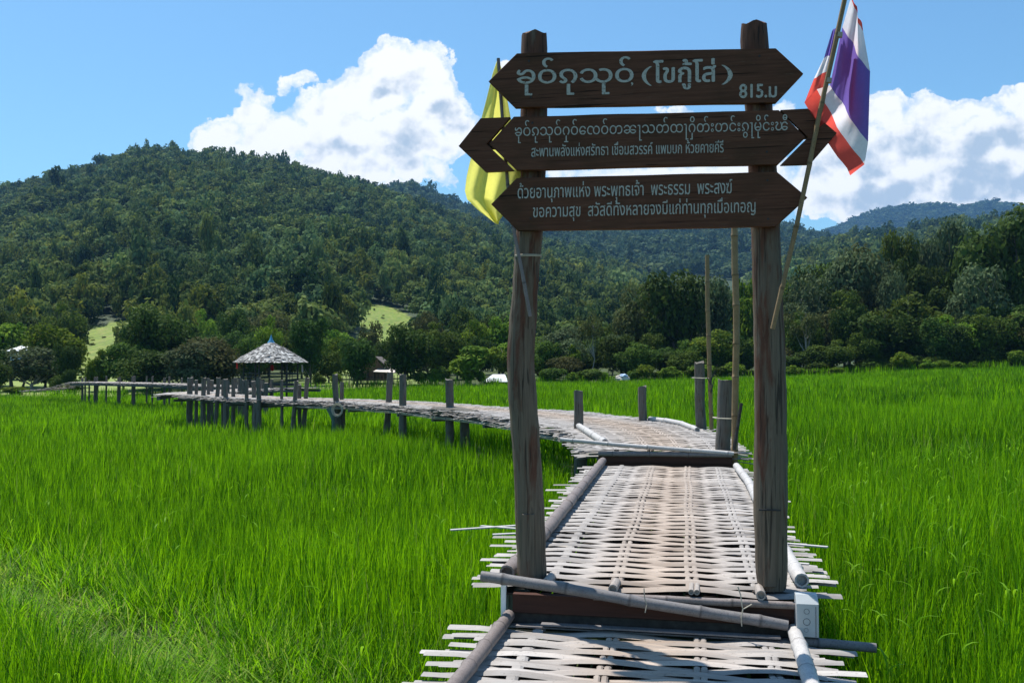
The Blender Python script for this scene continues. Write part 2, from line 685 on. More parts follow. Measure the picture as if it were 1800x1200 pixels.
M = {
    'bark': material('weathered_post_wood', m_bark), 'stake': material('silvery_stake_wood', m_stake),
    'board': material('dark_board_wood', m_board), 'paint': material('worn_pale_paint', m_paint),
    'strip': material('split_bamboo', m_strip),
    'pole_grey': material('grey_bamboo', m_pole((.11, .10, .10), (.27, .255, .25))),
    'pole_pale': material('pale_cut_bamboo', m_pole((.24, .20, .175), (.46, .41, .36))),
    'pole_white': material('bleached_bamboo', m_pole((.34, .32, .31), (.62, .60, .57))),
    'pole_brown': material('brown_bamboo', m_pole((.12, .095, .085), (.30, .255, .235))),
    'pole_tan': material('tan_bamboo', m_pole((.16, .10, .045), (.34, .235, .12))),
    'beam': material('red_brown_beam', m_beam),
    'plank': material('dark_plank', m_plain((.055, .048, .042), .8, .2, .4, 20)),
    'gap_shade': material('gap_shade_dark', m_plain((.050, .042, .036), .85, .1, .4, 14)),  # dark tone stands in for the shade below the deck
    'under': material('under_timber', m_plain((.10, .105, .10), .8, .2, .35, 8)),
    'box': material('grey_plastic', m_plain((.42, .44, .44), .45, .4, .06, 12)),
    'dark': material('dark_metal', m_plain((.03, .03, .032), .6, .3)),
    'teal': material('teal_pipe', m_plain((.10, .16, .16), .5, .4)),
    'rope': material('pale_rope', m_plain((.42, .38, .30), .8, .1)),
    'grass': material('rice_leaf', m_grass), 'ground': material('field_ground', m_ground),
    'hill': material('hill_ground', m_hill), 'thatch': material('leaf_thatch', m_thatch),
    'blue': material('blue_sheet_metal', m_plain((.08, .30, .48), .4, .5, .15)),
    'tin': material('weathered_tin', m_plain((.15, .13, .115), .85, .15, .3, 3)),
    'white_tin': material('white_tin', m_plain((.78, .80, .82), .5, .4, .08, 3)),
    'blue_tin': material('pale_blue_tin', m_plain((.38, .52, .72), .5, .4, .1, 3)),
    'hut': material('hut_boards', m_plain((.17, .10, .07), .8, .2, .4, 5)),
    'hutpale': material('pale_hut_boards', m_plain((.24, .16, .12), .8, .2, .25, 5)),
    'sack': material('pale_tarpaulin', m_plain((.60, .53, .47), .7, .2, .2, 3)),
    'red_banner': material('red_banner_cloth', m_cloth((.62, .06, .06))),
    'pale_banner': material('pale_banner_cloth', m_cloth((.62, .50, .58))),
    'flag_red': material('flag_red', m_cloth((.84, .11, .085))), 'flag_white': material('flag_white', m_cloth((.88, .84, .88))),
    'flag_blue': material('flag_blue', m_cloth((.20, .14, .50))), 'flag_yellow': material('flag_yellow', m_cloth((.95, .89, .20))),
    'bark_tree': material('tree_bark', m_plain((.13, .115, .095), .9, .1, .35, 8)),
    'pale_bark': material('pale_tree_bark', m_plain((.34, .31, .27), .9, .1, .25, 8)),
    'leaf_dark': material('dark_leaf', m_leaf((.018, .042, .008), (.085, .135, .024), .3)),
    'leaf_mid': material('mid_leaf', m_leaf((.028, .062, .010), (.130, .190, .028), .34)),
    'leaf_bright': material('bright_leaf', m_leaf((.050, .110, .010), (.210, .300, .030), .42)),
    'leaf_grey': material('grey_green_leaf', m_leaf((.040, .062, .026), (.150, .195, .085), .28, .4)),
    'leaf_brown': material('brown_green_leaf', m_leaf((.045, .058, .018), (.130, .135, .042), .3)),
    'leaf_hill': material('hill_forest_leaf', m_forest((.016, .042, .010), (.185, .245, .058), .34)),
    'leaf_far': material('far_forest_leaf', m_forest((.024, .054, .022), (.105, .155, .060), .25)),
}

# ---------------------------------------------------------------- terrain
FIELD = 78.0


def gtop(X, Y):
    """height of the tops of the rice"""
    X, Y = np.asarray(X, float), np.asarray(Y, float)
    px = np.clip(900 + F * X / np.maximum(Y, .5), -400, 2300)
    fy = np.interp(px, [-400, 0, 300, 600, 870, 1100, 1400, 1800, 2300], [692, 690, 688, 676, 669, 665, 655, 640, 628])
    zf = -(fy - 640) / F * FIELD
    t = np.clip(Y / FIELD, 0, 1)
    w = np.interp(px, [300, 900, 1300], [1, .6, 0])
    z = -1.5 * (1 - t) + zf * t - .35 * 4 * t * (1 - t) * w
    z = z + np.clip(Y - FIELD, 0, 90) * np.interp(px, [0, 300, 700, 1300, 1800], [.026, .026, .016, .014, .012])
    return z + CZ


def ground(X, Y):
    d = np.where(np.asarray(Y, float) > FIELD, .25, .66)
    return gtop(X, Y) - d


def gz(x, y):
    return float(ground(x, y))


def build_ground():
    us = np.linspace(-1.25, 1.25, 121)
    ys = np.concatenate([np.linspace(-4, 10, 22), np.linspace(11, 77.4, 60), np.linspace(78, 240, 60)])
    U, Y = np.meshgrid(us, ys)
    X = U * (Y + 8)
    Z = ground(X, Y) + .10 * (fbm(X * .5 + 50, Y * .5 + 50) - .5)
    V = np.stack([X, Y, Z], -1).reshape(-1, 3)
    n = len(us)
    i = np.arange((len(ys) - 1) * n).reshape(-1, n)[:, :-1].ravel()
    Q = np.stack([i, i + 1, i + n + 1, i + n], 1)
    me = quads_mesh('paddy_ground', V, Q, np.where(Y.ravel() > FIELD - .3, np.interp(900 + F * X.ravel() / np.maximum(Y.ravel(), 1), [-200, 250, 300, 520, 560, 720, 780, 2300], [1, 1, 0, 0, .9, .9, 0, 0]), 0))
    o = link('paddy_ground', me, M['ground'])
    tag(o, 'muddy valley floor under the rice with pale meadow beyond it', 'ground', kind='structure')


build_ground()

CLEAR = [[(604, 541), (628, 535), (684, 537), (716, 553), (740, 569), (740, 604), (622, 604), (636, 580)],
         [(160, 578), (200, 566), (242, 566), (246, 604), (200, 650), (124, 650), (132, 606)],
         [(16, 552), (36, 545), (56, 560), (50, 580), (18, 584)]]


def in_poly(px, py, P):
    c = np.zeros(px.shape, bool)
    for i in range(len(P)):
        (x1, y1), (x2, y2) = P[i - 1], P[i]
        if y1 == y2:
            continue
        k = ((y1 > py) != (y2 > py)) & (px < (x2 - x1) * (py - y1) / (y2 - y1) + x1)
        c ^= k
    return c


def screen(X, Y, Z):
    z = Z - CZ
    f = Y * CT + z * ST
    v = -Y * ST + z * CT
    return 900 + F * X / f, 600 - F * v / f


def clearing(px, py):
    c = np.zeros(px.shape, bool)
    for P in CLEAR:
        c |= in_poly(px, py, P)
    return c


HILLS = {  # ridge outline of the ground in picture terms, base distance, ridge distance
    'main': dict(r=[(-700, 470), (-400, 420), (-150, 380), (0, 347), (60, 330), (120, 311), (200, 287), (255, 274), (300, 275), (340, 281), (420, 290), (500, 299), (560, 312),
                    (620, 329), (700, 353), (760, 376), (820, 397), (900, 424), (1000, 452), (1120, 486), (1250, 545), (1400, 610), (1500, 640)], b=138, d=800, z=-1.0, sp=1.2),
    'back': dict(r=[(500, 420), (640, 352), (690, 338), (720, 333), (760, 352), (800, 370), (840, 376), (900, 394), (1000, 402), (1100, 402), (1200, 402), (1300, 405),
                    (1380, 408), (1450, 424), (1560, 450), (1750, 500), (2000, 580)], b=500, d=1500, z=5, sp=.9),
    'right': dict(r=[(1100, 640), (1250, 570), (1330, 500), (1400, 462), (1450, 440), (1560, 424), (1640, 410), (1750, 398), (1800, 386), (1900, 366), (2200, 340), (2600, 340)], b=200, d=900, z=0, sp=1.0),
    'far': dict(r=[(1200, 470), (1340, 420), (1440, 414), (1480, 398), (1505, 386), (1560, 367), (1600, 362), (1650, 360), (1700, 364), (1740, 355), (1790, 362), (1850, 372), (2000, 420), (2300, 480)],
                b=1600, d=3000, z=20, sp=.9),
}


def hill_z(h, X, Y):
    H = HILLS[h]
    px = 900 + F * X / Y
    r = np.array(H['r'], float)
    zr = (640 - np.interp(px, r[:, 0], r[:, 1])) / F * H['d']
    s = (Y - H['b']) / (H['d'] - H['b'])
    zb = H['z'] + np.interp(px, [0, 900, 1800], [-.6, 0, 1.0])
    up = np.clip(s, 0, 1) ** H['sp']
    dn = np.clip(1 - ((s - 1) * 1.3) ** 2, -1, 1)
    g = np.where(s < 1, up, dn)
    bump = (fbm(X / H['d'] * 9 + 30, Y / H['d'] * 6 + 9) - .47) * .22 * np.sin(np.clip(s, 0, 1) * math.pi)
    z = zb + (zr - zb) * (g + bump)
    return np.where(s < 0, zb + s * 30, z) + CZ


def build_hill(h, name, u0, u1, du, label):
    H = HILLS[h]
    us = np.arange(u0, u1, du)
    ss = np.concatenate([np.linspace(-.02, .25, 46), np.linspace(.26, 1.0, 50), np.linspace(1.03, 1.5, 14)])
    ys = H['b'] + ss * (H['d'] - H['b'])
    U, Y = np.meshgrid(us, ys)
    X = U * Y
    Z = hill_z(h, X, Y)
    V = np.stack([X, Y, Z], -1).reshape(-1, 3)
    n = len(us)
    i = np.arange((len(ys) - 1) * n).reshape(-1, n)[:, :-1].ravel()
    Q = np.stack([i, i + 1, i + n + 1, i + n], 1)
    cl = np.zeros(len(V))
    if h == 'main':
        px, py = screen(V[:, 0], V[:, 1], V[:, 2])
        cl = clearing(px, py).astype(float)
    me = quads_mesh(name, V, Q, cl)
    me.polygons.foreach_set('use_smooth', [True] * len(Q))
    o = link(name, me, M['hill'])
    tag(o, label, 'hill', kind='structure')


build_hill('main', 'forest_hill', -1.0, .42, .0045, 'broad forested hill rising on the left with a grass clearing at its foot')
build_hill('back', 'back_hill', -.28, .75, .01, 'hazy forested slope behind the gateway')
build_hill('right', 'right_hill', .10, 1.05, .01, 'green forested ridge on the right below the blue mountain')
build_hill('far', 'far_mountain', .18, .9, .006, 'far blue mountain on the right')


# ---------------------------------------------------------------- foliage
def crown_arrays(seed, nleaf, leaf, nl=16, flat=.72, lobe=(.10, .27), zc=.50, rz=.48, rx=.5, aspect=1.7, droop=0.0):
    """leaf quads of one crown, one unit high: (n,4,3) corners and a tint per leaf"""
    g = np.random.default_rng(seed)
    d = g.normal(size=(nl, 3))
    d /= np.linalg.norm(d, axis=1)[:, None]
    d[:, 2] = d[:, 2] * .9 + .12
    rad = g.random(nl)[:, None] ** .42 * g.uniform(.62, .90, (nl, 1))
    c = d * rad * np.array([rx, rx, rz]) + np.array([0, 0, zc])
    lr = g.uniform(lobe[0], lobe[1], nl) * (1.05 - .35 * np.abs(c[:, 2] - zc) / rz)
    lt = g.uniform(-.22, .22, nl)
    k = g.choice(nl, nleaf, p=lr ** 2 / np.sum(lr ** 2))
    dd = g.normal(size=(nleaf, 3))
    dd[:, 2] += .35
    dd /= np.linalg.norm(dd, axis=1)[:, None]
    rr = lr[k] * g.uniform(.55, 1.08, nleaf)
    P = c[k] + dd * rr[:, None] * np.array([1, 1, flat])
    nrm = dd + g.normal(size=(nleaf, 3)) * .55 + np.array([0, 0, .35])
    nrm /= np.linalg.norm(nrm, axis=1)[:, None]
    t = g.normal(size=(nleaf, 3))
    t[:, 2] -= droop
    t -= nrm * np.sum(t * nrm, 1)[:, None]
    t /= np.linalg.norm(t, axis=1)[:, None]
    b = np.cross(nrm, t)
    s = leaf * g.uniform(.6, 1.3, nleaf)[:, None]
    A, B = t * s * aspect * .5, b * s * .5
    C = np.stack([P - A, P - B * g.uniform(.7, 1.1, (nleaf, 1)) + A * .1, P + A, P + B], 1)
    tint = np.clip(.45 + lt[k] + g.normal(size=nleaf) * .17, 0, 1)
    return C, tint, c, lr


def crown_mesh(name, mat, **kw):
    C, tint, c, lr = crown_arrays(**kw)
    n = len(C)
    me = quads_mesh(name, C.reshape(-1, 3), np.arange(n * 4).reshape(n, 4), np.repeat(tint, 4))
    me.materials.append(mat)
    return me, c, lr


def trunk_mesh(name, mat, c, seed, r=.022, bend=.04, up=.85):
    mb = MB()
    rr = random.Random(seed)
    ax = [(rr.uniform(-bend, bend) * i, rr.uniform(-bend, bend) * i, z) for i, z in enumerate([-.04, .12, .28, .46, .64, up])]
    mb.tube(ax, [r * 1.5, r, r * .85, r * .65, r * .42, r * .15], 7, wob=.12, seed=seed)
    for q in c:
        if rr.random() < .6:
            i = min(4, max(1, int((q[2] - .1) / .2)))
            a = Vector(ax[i])
            b = Vector(q)
            m = (a + b) / 2 - Vector((0, 0, .03))
            mb.tube([a, m, b], [r * .42, r * .28, r * .1], 5, cap=False)
    me_o = mb.build(name, mat)
    me = me_o.data
    bpy.data.objects.remove(me_o)
    return me


KIND = {}


def make_kind(key, crown_name, n_var, leafmat, barkmat, **kw):
    KIND[key] = []
    for i in range(n_var):
        seed = sum(map(ord, key)) * 7 + i
        a = {k: v for k, v in kw.items() if k not in ('tr', 'trunk_r')}
        me, c, lr = crown_mesh(crown_name, M[leafmat], seed=seed, **a)
        tm = trunk_mesh('trunk', M[barkmat], c, seed, kw.get('trunk_r', .022))
        KIND[key].append((me, tm))


make_kind('dark', 'crown', 4, 'leaf_dark', 'bark_tree', nleaf=6500, leaf=.034, nl=34)
make_kind('mid', 'crown', 4, 'leaf_mid', 'bark_tree', nleaf=6200, leaf=.034, nl=32)
make_kind('bright', 'crown', 3, 'leaf_bright', 'bark_tree', nleaf=5600, leaf=.036, nl=28)
make_kind('grey', 'crown', 3, 'leaf_grey', 'pale_bark', nleaf=6000, leaf=.032, nl=32)
make_kind('brown', 'crown', 2, 'leaf_brown', 'bark_tree', nleaf=6000, leaf=0.032, nl=24)
make_kind('bigleaf', 'crown', 2, 'leaf_bright', 'bark_tree', nleaf=3000, leaf=.058, nl=16, aspect=1.9, droop=.8)
make_kind('thin', 'crown', 2, 'leaf_brown', 'pale_bark', nleaf=1500, leaf=.028, nl=22, lobe=(.08, .16), zc=.66, rz=.34, trunk_r=.014)
make_kind('bamboo', 'crown', 2, 'leaf_bright', 'bark_tree', nleaf=3600, leaf=.046, nl=20, aspect=3.4, droop=1.4, zc=.5, rz=.5)
make_kind('shrub', 'foliage', 3, 'leaf_bright', 'bark_tree', nleaf=2200, leaf=.07, nl=22, zc=.5, rz=.46, lobe=(.12, .32))
make_kind('dshrub', 'foliage', 3, 'leaf_mid', 'bark_tree', nleaf=2200, leaf=.066, nl=22, zc=.48, rz=.46, lobe=(.12, .32))
_kc = {}


def plant(px, ytop, wpx, Y, kind, label, name='tree', cat='tree', group=None, ybase=None, rot=None):
    """a tree of its own: an Empty at the foot of the trunk, crown and trunk as its parts"""
    x = (px - 900) / F * Y
    z = gz(x, Y)
    if ybase is not None:
        z = CZ + (640 - ybase) / F * Y
    top = CZ + (640 - ytop) / F * Y
    h = max(.6, top - z) * (1.10 if name == 'tree' else 1.0)
    w = wpx / F * Y * (1.12 if name == 'tree' else 1.0)
    v = KIND[kind]
    i = _kc.get(kind, 0)
    _kc[kind] = i + 1
    me, tm = v[i % len(v)]
    o = empty(name, (x, Y, z - .05), label, cat, group, rot if rot is not None else rnd.uniform(0, 6.28))
    o.scale = (w * 1.0, w * rnd.uniform(.9, 1.1), h)
    link('crown' if name == 'tree' else 'foliage', me, None, o)
    link('trunk' if name == 'tree' else 'stem', tm, None, o)
    return o


T = plant
# trees that can be told apart, from left to right
T(22, 560, 110, 92, 'bright', 'bright green tree at the left edge of the photo behind the pale roof', ybase=680)
T(95, 572, 110, 90, 'bright', 'bushy bright green tree right of the pale roof on the far left')
T(118, 604, 44, 84, 'dark', 'slim dark tree standing left of the yellow-green clearing')
T(60, 612, 120, 86, 'grey', 'low grey-green bushy tree below the pale roof on the far left')
T(0, 628, 40, 80, 'dshrub', 'dark leafy bush at the left edge of the rice field', 'bush', 'bush')
T(122, 645, 22, 80, 'dark', 'small dark round tree alone in the far meadow on the left')
T(98, 655, 26, 80.5, 'dshrub', 'low dark bush left of the small round tree in the far meadow', 'bush', 'bush')
T(133, 664, 26, 79.5, 'dshrub', 'dark scrubby bush beside the end of the far walkway', 'bush', 'bush')
T(30, 676, 44, 79, 'shrub', 'low bright green bush at the left border of the rice', 'bush', 'bush')
T(172, 622, 46, 83, 'bamboo', 'yellow-green feathery clump at the foot of the yellow-green clearing')
T(218, 602, 84, 84, 'mid', 'mid green tree at the right side of the yellow-green clearing')
T(268, 540, 120, 88, 'dark', 'big dark dense tree left of the grey-green tree by the pavilion')
T(262, 612, 110, 80, 'dark', 'dark shady tree behind the far walkway on the left')
T(338, 598, 96, 78, 'grey', 'grey-green bushy tree directly left of the thatched pavilion')
T(376, 585, 112, 80, 'brown', 'brownish green rounded tree touching the pavilion roof on its left')
T(474, 564, 46, 95, 'bright', 'small bright round treetop rising behind the pavilion spire')
T(440, 590, 60, 92, 'mid', 'mid green tree behind the left slope of the pavilion roof')
T(545, 558, 70, 84, 'dark', 'tall dark tree directly right of the thatched pavilion')
T(578, 612, 54, 90, 'mid', 'mid green tree between the pavilion and the stilt hut')
T(627, 588, 70, 79, 'dark', 'rounded dark tree with a yellow-green side in front of the stilt hut')
T(650, 566, 46, 110, 'brown', 'small brownish treetop standing in front of the hillside clearing')
T(714, 571, 86, 80.5, 'dark', 'large dark round tree right of the stilt hut')
T(768, 570, 80, 90, 'mid', 'mid green tree behind the large dark tree by the hut')
T(822, 612, 84, 79, 'bigleaf', 'pale green large-leaved bushy tree beside the white roof')
T(832, 556, 64, 100, 'bright', 'bright yellow-green treetop above the large-leaved bushy tree')
T(884, 552, 78, 100, 'bright', 'bright green tree just left of the left gate post')
T(885, 606, 60, 88, 'bamboo', 'feathery yellow-green clump behind the white roof')
T(950, 610, 54, 86, 'mid', 'mid green bushy tree just right of the left gate post')
T(1000, 622, 62, 82, 'brown', 'olive bamboo clump behind the rice seen through the gateway')
T(1008, 612, 34, 83, 'bamboo', 'bright feathery shoots rising from the olive clump seen through the gateway')
T(1042, 545, 62, 84, 'thin', 'thin pale-trunked tree with sparse brown leaves seen through the gateway')
T(1118, 600, 70, 83, 'mid', 'mid green tree right of the pale trunked one seen through the gateway')
T(1205, 612, 62, 82, 'mid', 'rounded soft green tree left of the thin bamboo pole')
T(1190, 470, 110, 96, 'dark', 'tall dark broadleaf tree between the pale trunk and the thin bamboo pole')
T(1130, 500, 90, 99, 'brown', 'tall brownish green tree seen left of the tall dark tree through the gateway')
T(1252, 488, 90, 100, 'grey', 'tall grey-green tree right behind the thin bamboo pole')
T(1250, 586, 90, 86, 'bright', 'spreading lit tree with layered branches behind the two bamboo poles')
T(1312, 480, 70, 104, 'bright', 'tall bright tree beside the right gate post, seen through the gateway')
T(1310, 600, 56, 86, 'bigleaf', 'pale green leafy tree directly left of the right gate post')
T(1420, 490, 90, 95, 'grey', 'tall grey-green tree just right of the right gate post')
T(1408, 552, 70, 86, 'mid', 'mid green tree touching the right gate post on its right side')
T(1490, 440, 110, 100, 'grey', 'tall pale-leaved tree left of the dark domed one in the right wood')
T(1575, 408, 90, 108, 'mid', 'tall tree reaching the top of the right wood under the blue mountain')
T(1618, 458, 84, 96, 'dark', 'dark domed tree standing out in the middle of the right wood')
T(1600, 515, 130, 87, 'mid', 'broad tree in front of the dark domed one in the right wood')
T(1545, 545, 110, 84, 'dark', 'dark spreading tree at the foot of the right wood, left of the pale shrub')
T(1672, 388, 70, 112, 'grey', 'tall narrow tree beside the big tree at the right edge')
T(1768, 378, 150, 92, 'dark', 'biggest tree, dark and wide, at the right edge of the wood')
T(1715, 470, 110, 88, 'grey', 'grey-leaved tree left of the biggest tree on the right')
T(1800, 560, 90, 84, 'bright', 'bright green tree at the right border of the photo')
T(1680, 560, 90, 83, 'bright', 'yellow-green tree low in the right wood above the shrub row')
T(1587, 613, 44, 78.5, 'shrub', 'pale green papaya-like shrub standing at the right field edge', 'bush', 'bush')
for i, (px, yt, w) in enumerate([(1630, 630, 30), (1655, 629, 30), (1680, 632, 28), (1710, 633, 20)]):
    T(px, yt, w, 78.5, 'shrub', 'low leafy bush in the row along the right field edge', 'bush', 'bush', 'bushes in a row along the right field edge')
T(1790, 610, 36, 79, 'shrub', 'pale bush at the field edge below the biggest tree', 'bush', 'bush')
for i, (px, yt, w) in enumerate([(956, 648, 20), (972, 641, 44), (1006, 652, 24), (1034, 645, 46), (1062, 650, 18), (1116, 646, 26), (1134, 636, 40), (1152, 650, 16), (1176, 642, 46),
                                 (1212, 646, 22), (1232, 636, 52), (1268, 642, 26), (1290, 632, 50), (1318, 646, 20), (1392, 640, 34), (1424, 646, 24), (1470, 642, 30), (1500, 638, 44), (1530, 630, 56), (1560, 636, 40), (1612, 622, 50), (1650, 618, 60), (1692, 615, 60), (1735, 618, 56), (1770, 612, 60), (1440, 632, 50)]):
    T(px, yt, w, 78.6 if i < 17 else 81, ('shrub', 'dshrub')[i % 2] if i < 17 else 'dshrub', 'low green bush on the far rice field edge below the tall trees', 'bush', 'bush', 'bushes along the far field edge below the tall trees')
for i, (px, yt, w) in enumerate([(560, 652, 26), (592, 650, 26), (740, 648, 34), (765, 646, 30), (782, 640, 26), (845, 648, 20)]):
    T(px, yt, w, 79.5, ('dshrub', 'shrub')[i % 2], 'low green bush at the field edge around the stilt hut', 'bush', 'bush', 'bushes at the field edge around the hut')
for i, (px, yt, yb) in enumerate([(622, 521, 538), (632, 525, 540), (642, 524, 540), (653, 525, 540), (666, 525, 541)]):
    Y0 = 268
    x = (px - 900) / F * Y0
    T(px, yt, 11, Y0, 'dark', 'small round tree in the row on top of the hillside clearing', group='small round trees on the hillside clearing', ybase=yb)

# rows of further trees that make up the edge of the wood
gR, gL, gM = 'trees of the wood behind the right field', 'trees of the wood at the foot of the left hill', 'trees of the wood seen between the gate posts'
for i in range(66):
    px = 1330 + i * 8.2 + rnd.uniform(-9, 9)
    lev = i % 3
    topy = float(np.interp(px, [1330, 1400, 1450, 1540, 1600, 1660, 1720, 1800, 1900], [490, 468, 436, 434, 425, 412, 410, 392, 385]))
    if lev == 0:
        a = (px, topy + rnd.uniform(-4, 34), rnd.uniform(58, 96), rnd.uniform(104, 122))
    elif lev == 1:
        a = (px, topy + 70 + rnd.uniform(-20, 50), rnd.uniform(60, 96), rnd.uniform(90, 99))
    else:
        a = (px, 580 + rnd.uniform(-45, 45), rnd.uniform(50, 90), rnd.uniform(80.5, 87))
    T(*a, rnd.choice(['dark', 'dark', 'mid', 'grey', 'brown', 'mid', 'bright', 'thin', 'dark']), 'green broadleaf tree packed into the wood behind the right field', group=gR)
for i in range(36):
    px = 945 + i * 11.3 + rnd.uniform(-9, 9)
    topy = float(np.interp(px, [940, 1050, 1100, 1180, 1330], [585, 560, 540, 500, 500]))
    lev = i % 2
    a = (px, topy + rnd.uniform(0, 30), rnd.uniform(55, 80), rnd.uniform(100, 124)) if lev == 0 else (px, 600 + rnd.uniform(-25, 25), rnd.uniform(45, 70), rnd.uniform(84, 94))
    T(*a, rnd.choice(['dark', 'mid', 'grey', 'mid', 'dark']), 'green broadleaf tree packed into the wood seen between the gate posts', group=gM)
for i in range(64):
    px = -150 + i * 17 + rnd.uniform(-10, 10)
    if 600 < px < 742:
        a = (px, 596 + rnd.uniform(-6, 24), rnd.uniform(40, 60), rnd.uniform(95, 125))
    elif 120 < px < 240:
        continue
    else:
        lev = i % 3
        a = (px, (545, 575, 600)[lev] + rnd.uniform(-12, 20), rnd.uniform(50, 82), (rnd.uniform(118, 134), rnd.uniform(104, 116), rnd.uniform(90, 100))[lev])
    T(*a, rnd.choice(['dark', 'mid', 'mid', 'grey', 'dark', 'brown', 'bright']), 'green broadleaf tree packed into the wood at the foot of the left hill', group=gL)


def forest(h, name, u0, u1, y0, y1, sp, size, nvar, nleaf, leaf, mat, label, seed, fade=1.0):
    """far-off wood covering a hill: leaf clumps of thousands of crowns in one mesh"""
    g = np.random.default_rng(seed)
    base = [crown_arrays(seed * 31 + i, nleaf, leaf, nl=9, lobe=(.20, .34), zc=.52, rz=.46) for i in range(nvar)]
    ys = []
    y = y0
    while y < y1:
        ys.append(y)
        y += sp(y) * .86
    P = []
    for y in ys:
        s = sp(y)
        xs = np.arange(u0 * y, u1 * y, s)
        P.append(np.stack([xs + g.uniform(-.45, .45, len(xs)) * s, np.full(len(xs), y) + g.uniform(-.45, .45, len(xs)) * s, np.full(len(xs), s)], 1))
    P = np.concatenate(P)
    X, Y, S = P.T
    Z = hill_z(h, X, Y)
    px, py = screen(X, Y, Z)
    keep = g.random(len(X)) < .95
    if h == 'main':
        scrub = clearing(px, py)
        keep &= ~(scrub & (g.random(len(X)) < .45))
        keep &= ~((px > 596) & (px < 742) & (py > 590) & (py < 654) & ~scrub)
    else:
        scrub = np.zeros(len(X), bool)
    scrub = scrub[keep]
    X, Y, Z, S = X[keep], Y[keep], Z[keep], S[keep]
    n = len(X)
    big = fbm(X / 60, Y / 60, 3) - .45
    hh = S * size * g.uniform(.72, 1.35, n) * (1 + big * .5)
    ww = S * np.exp(g.normal(size=n) * .30) * 1.15
    hh = hh * np.exp(g.normal(size=n) * .16)
    ww = np.where(scrub, g.uniform(.5, 1.3, n), ww)
    hue = np.clip(.5 + g.normal(size=n) * .22 + (fbm(X / 40 + 70, Y / 40 + 20, 3) - .45) * .8, 0, 1)
    tall = g.random(n) < .05
    hh = np.where(tall, hh * 1.45, hh)
    hh = np.where(scrub, g.uniform(.25, .8, n), hh)
    tt = g.normal(size=n) * .20 + big * .8 + np.where(g.random(n) < .06, .35, 0)
    ang = g.uniform(0, 6.283, n)
    var = g.integers(0, nvar, n)
    VV, TT, HH = [], [], []
    for k in range(nvar):
        C, t, _, _ = base[k]
        m = var == k
        c, s_ = np.cos(ang[m])[:, None], np.sin(ang[m])[:, None]
        B = C.reshape(-1, 3)
        x = (B[None, :, 0] * c - B[None, :, 1] * s_) * ww[m][:, None] + X[m][:, None]
        y = (B[None, :, 0] * s_ + B[None, :, 1] * c) * ww[m][:, None] + Y[m][:, None]
        z = B[None, :, 2] * hh[m][:, None] + Z[m][:, None] - .3
        VV.append(np.stack([x, y, z], -1).reshape(-1, 3))
        TT.append(np.clip(np.repeat(t, 4)[None, :] * .8 + .08 + tt[m][:, None], 0, 1).ravel())
        HH.append(np.repeat(hue[m], len(B)))
    V, Tn = np.concatenate(VV), np.concatenate(TT)
    me = quads_mesh(name, V, np.arange(len(V)).reshape(-1, 4), Tn, {'hue': np.concatenate(HH)})
    o = link(name, me, M[mat])
    tag(o, label, 'forest', kind='stuff')
    print(name, n, len(V) // 4)


forest('main', 'hillside_forest', -.66, .24, 142, 330, lambda y: 3.2 + y / 130, 1.55, 7, 400, .088, 'leaf_hill', 'dense forest covering the lower slope of the left hill', 3)
forest('main', 'hilltop_forest', -.66, .36, 330, 840, lambda y: 3.2 + y / 175, 1.30, 7, 150, .135, 'leaf_hill', 'forest covering the upper slope and crest of the left hill', 4)
forest('back', 'back_forest', -.20, .40, 760, 1540, lambda y: 5 + y / 150, 1.1, 6, 90, .17, 'leaf_far', 'hazy forest on the slope behind the gateway', 5)
forest('right', 'right_ridge_forest', .20, .66, 420, 930, lambda y: 4 + y / 150, 1.2, 6, 130, .15, 'leaf_hill', 'forest on the green ridge below the blue mountain', 6)
forest('far', 'far_mountain_forest', .24, .66, 2100, 3040, lambda y: 17, .75, 6, 40, .26, 'leaf_far', 'forest on the far blue mountain', 8)

# ---------------------------------------------------------------- bamboo walkway
E1 = Vector((.983, -.186, 0)).normalized()          # across the walkway, to the right
E2 = Vector((.186, .983, 0)).normalized()           # along the walkway, away from the camera
ZL, ZM, ZF = CZ - 1.44, CZ - 1.235, CZ - 1.08       # tops of the three levels
O = Vector((-.022, 5.10, 0))                        # left rail at the front step


def loc(s, t, z):
    return O + E1 * s + E2 * t + Vector((0, 0, z))


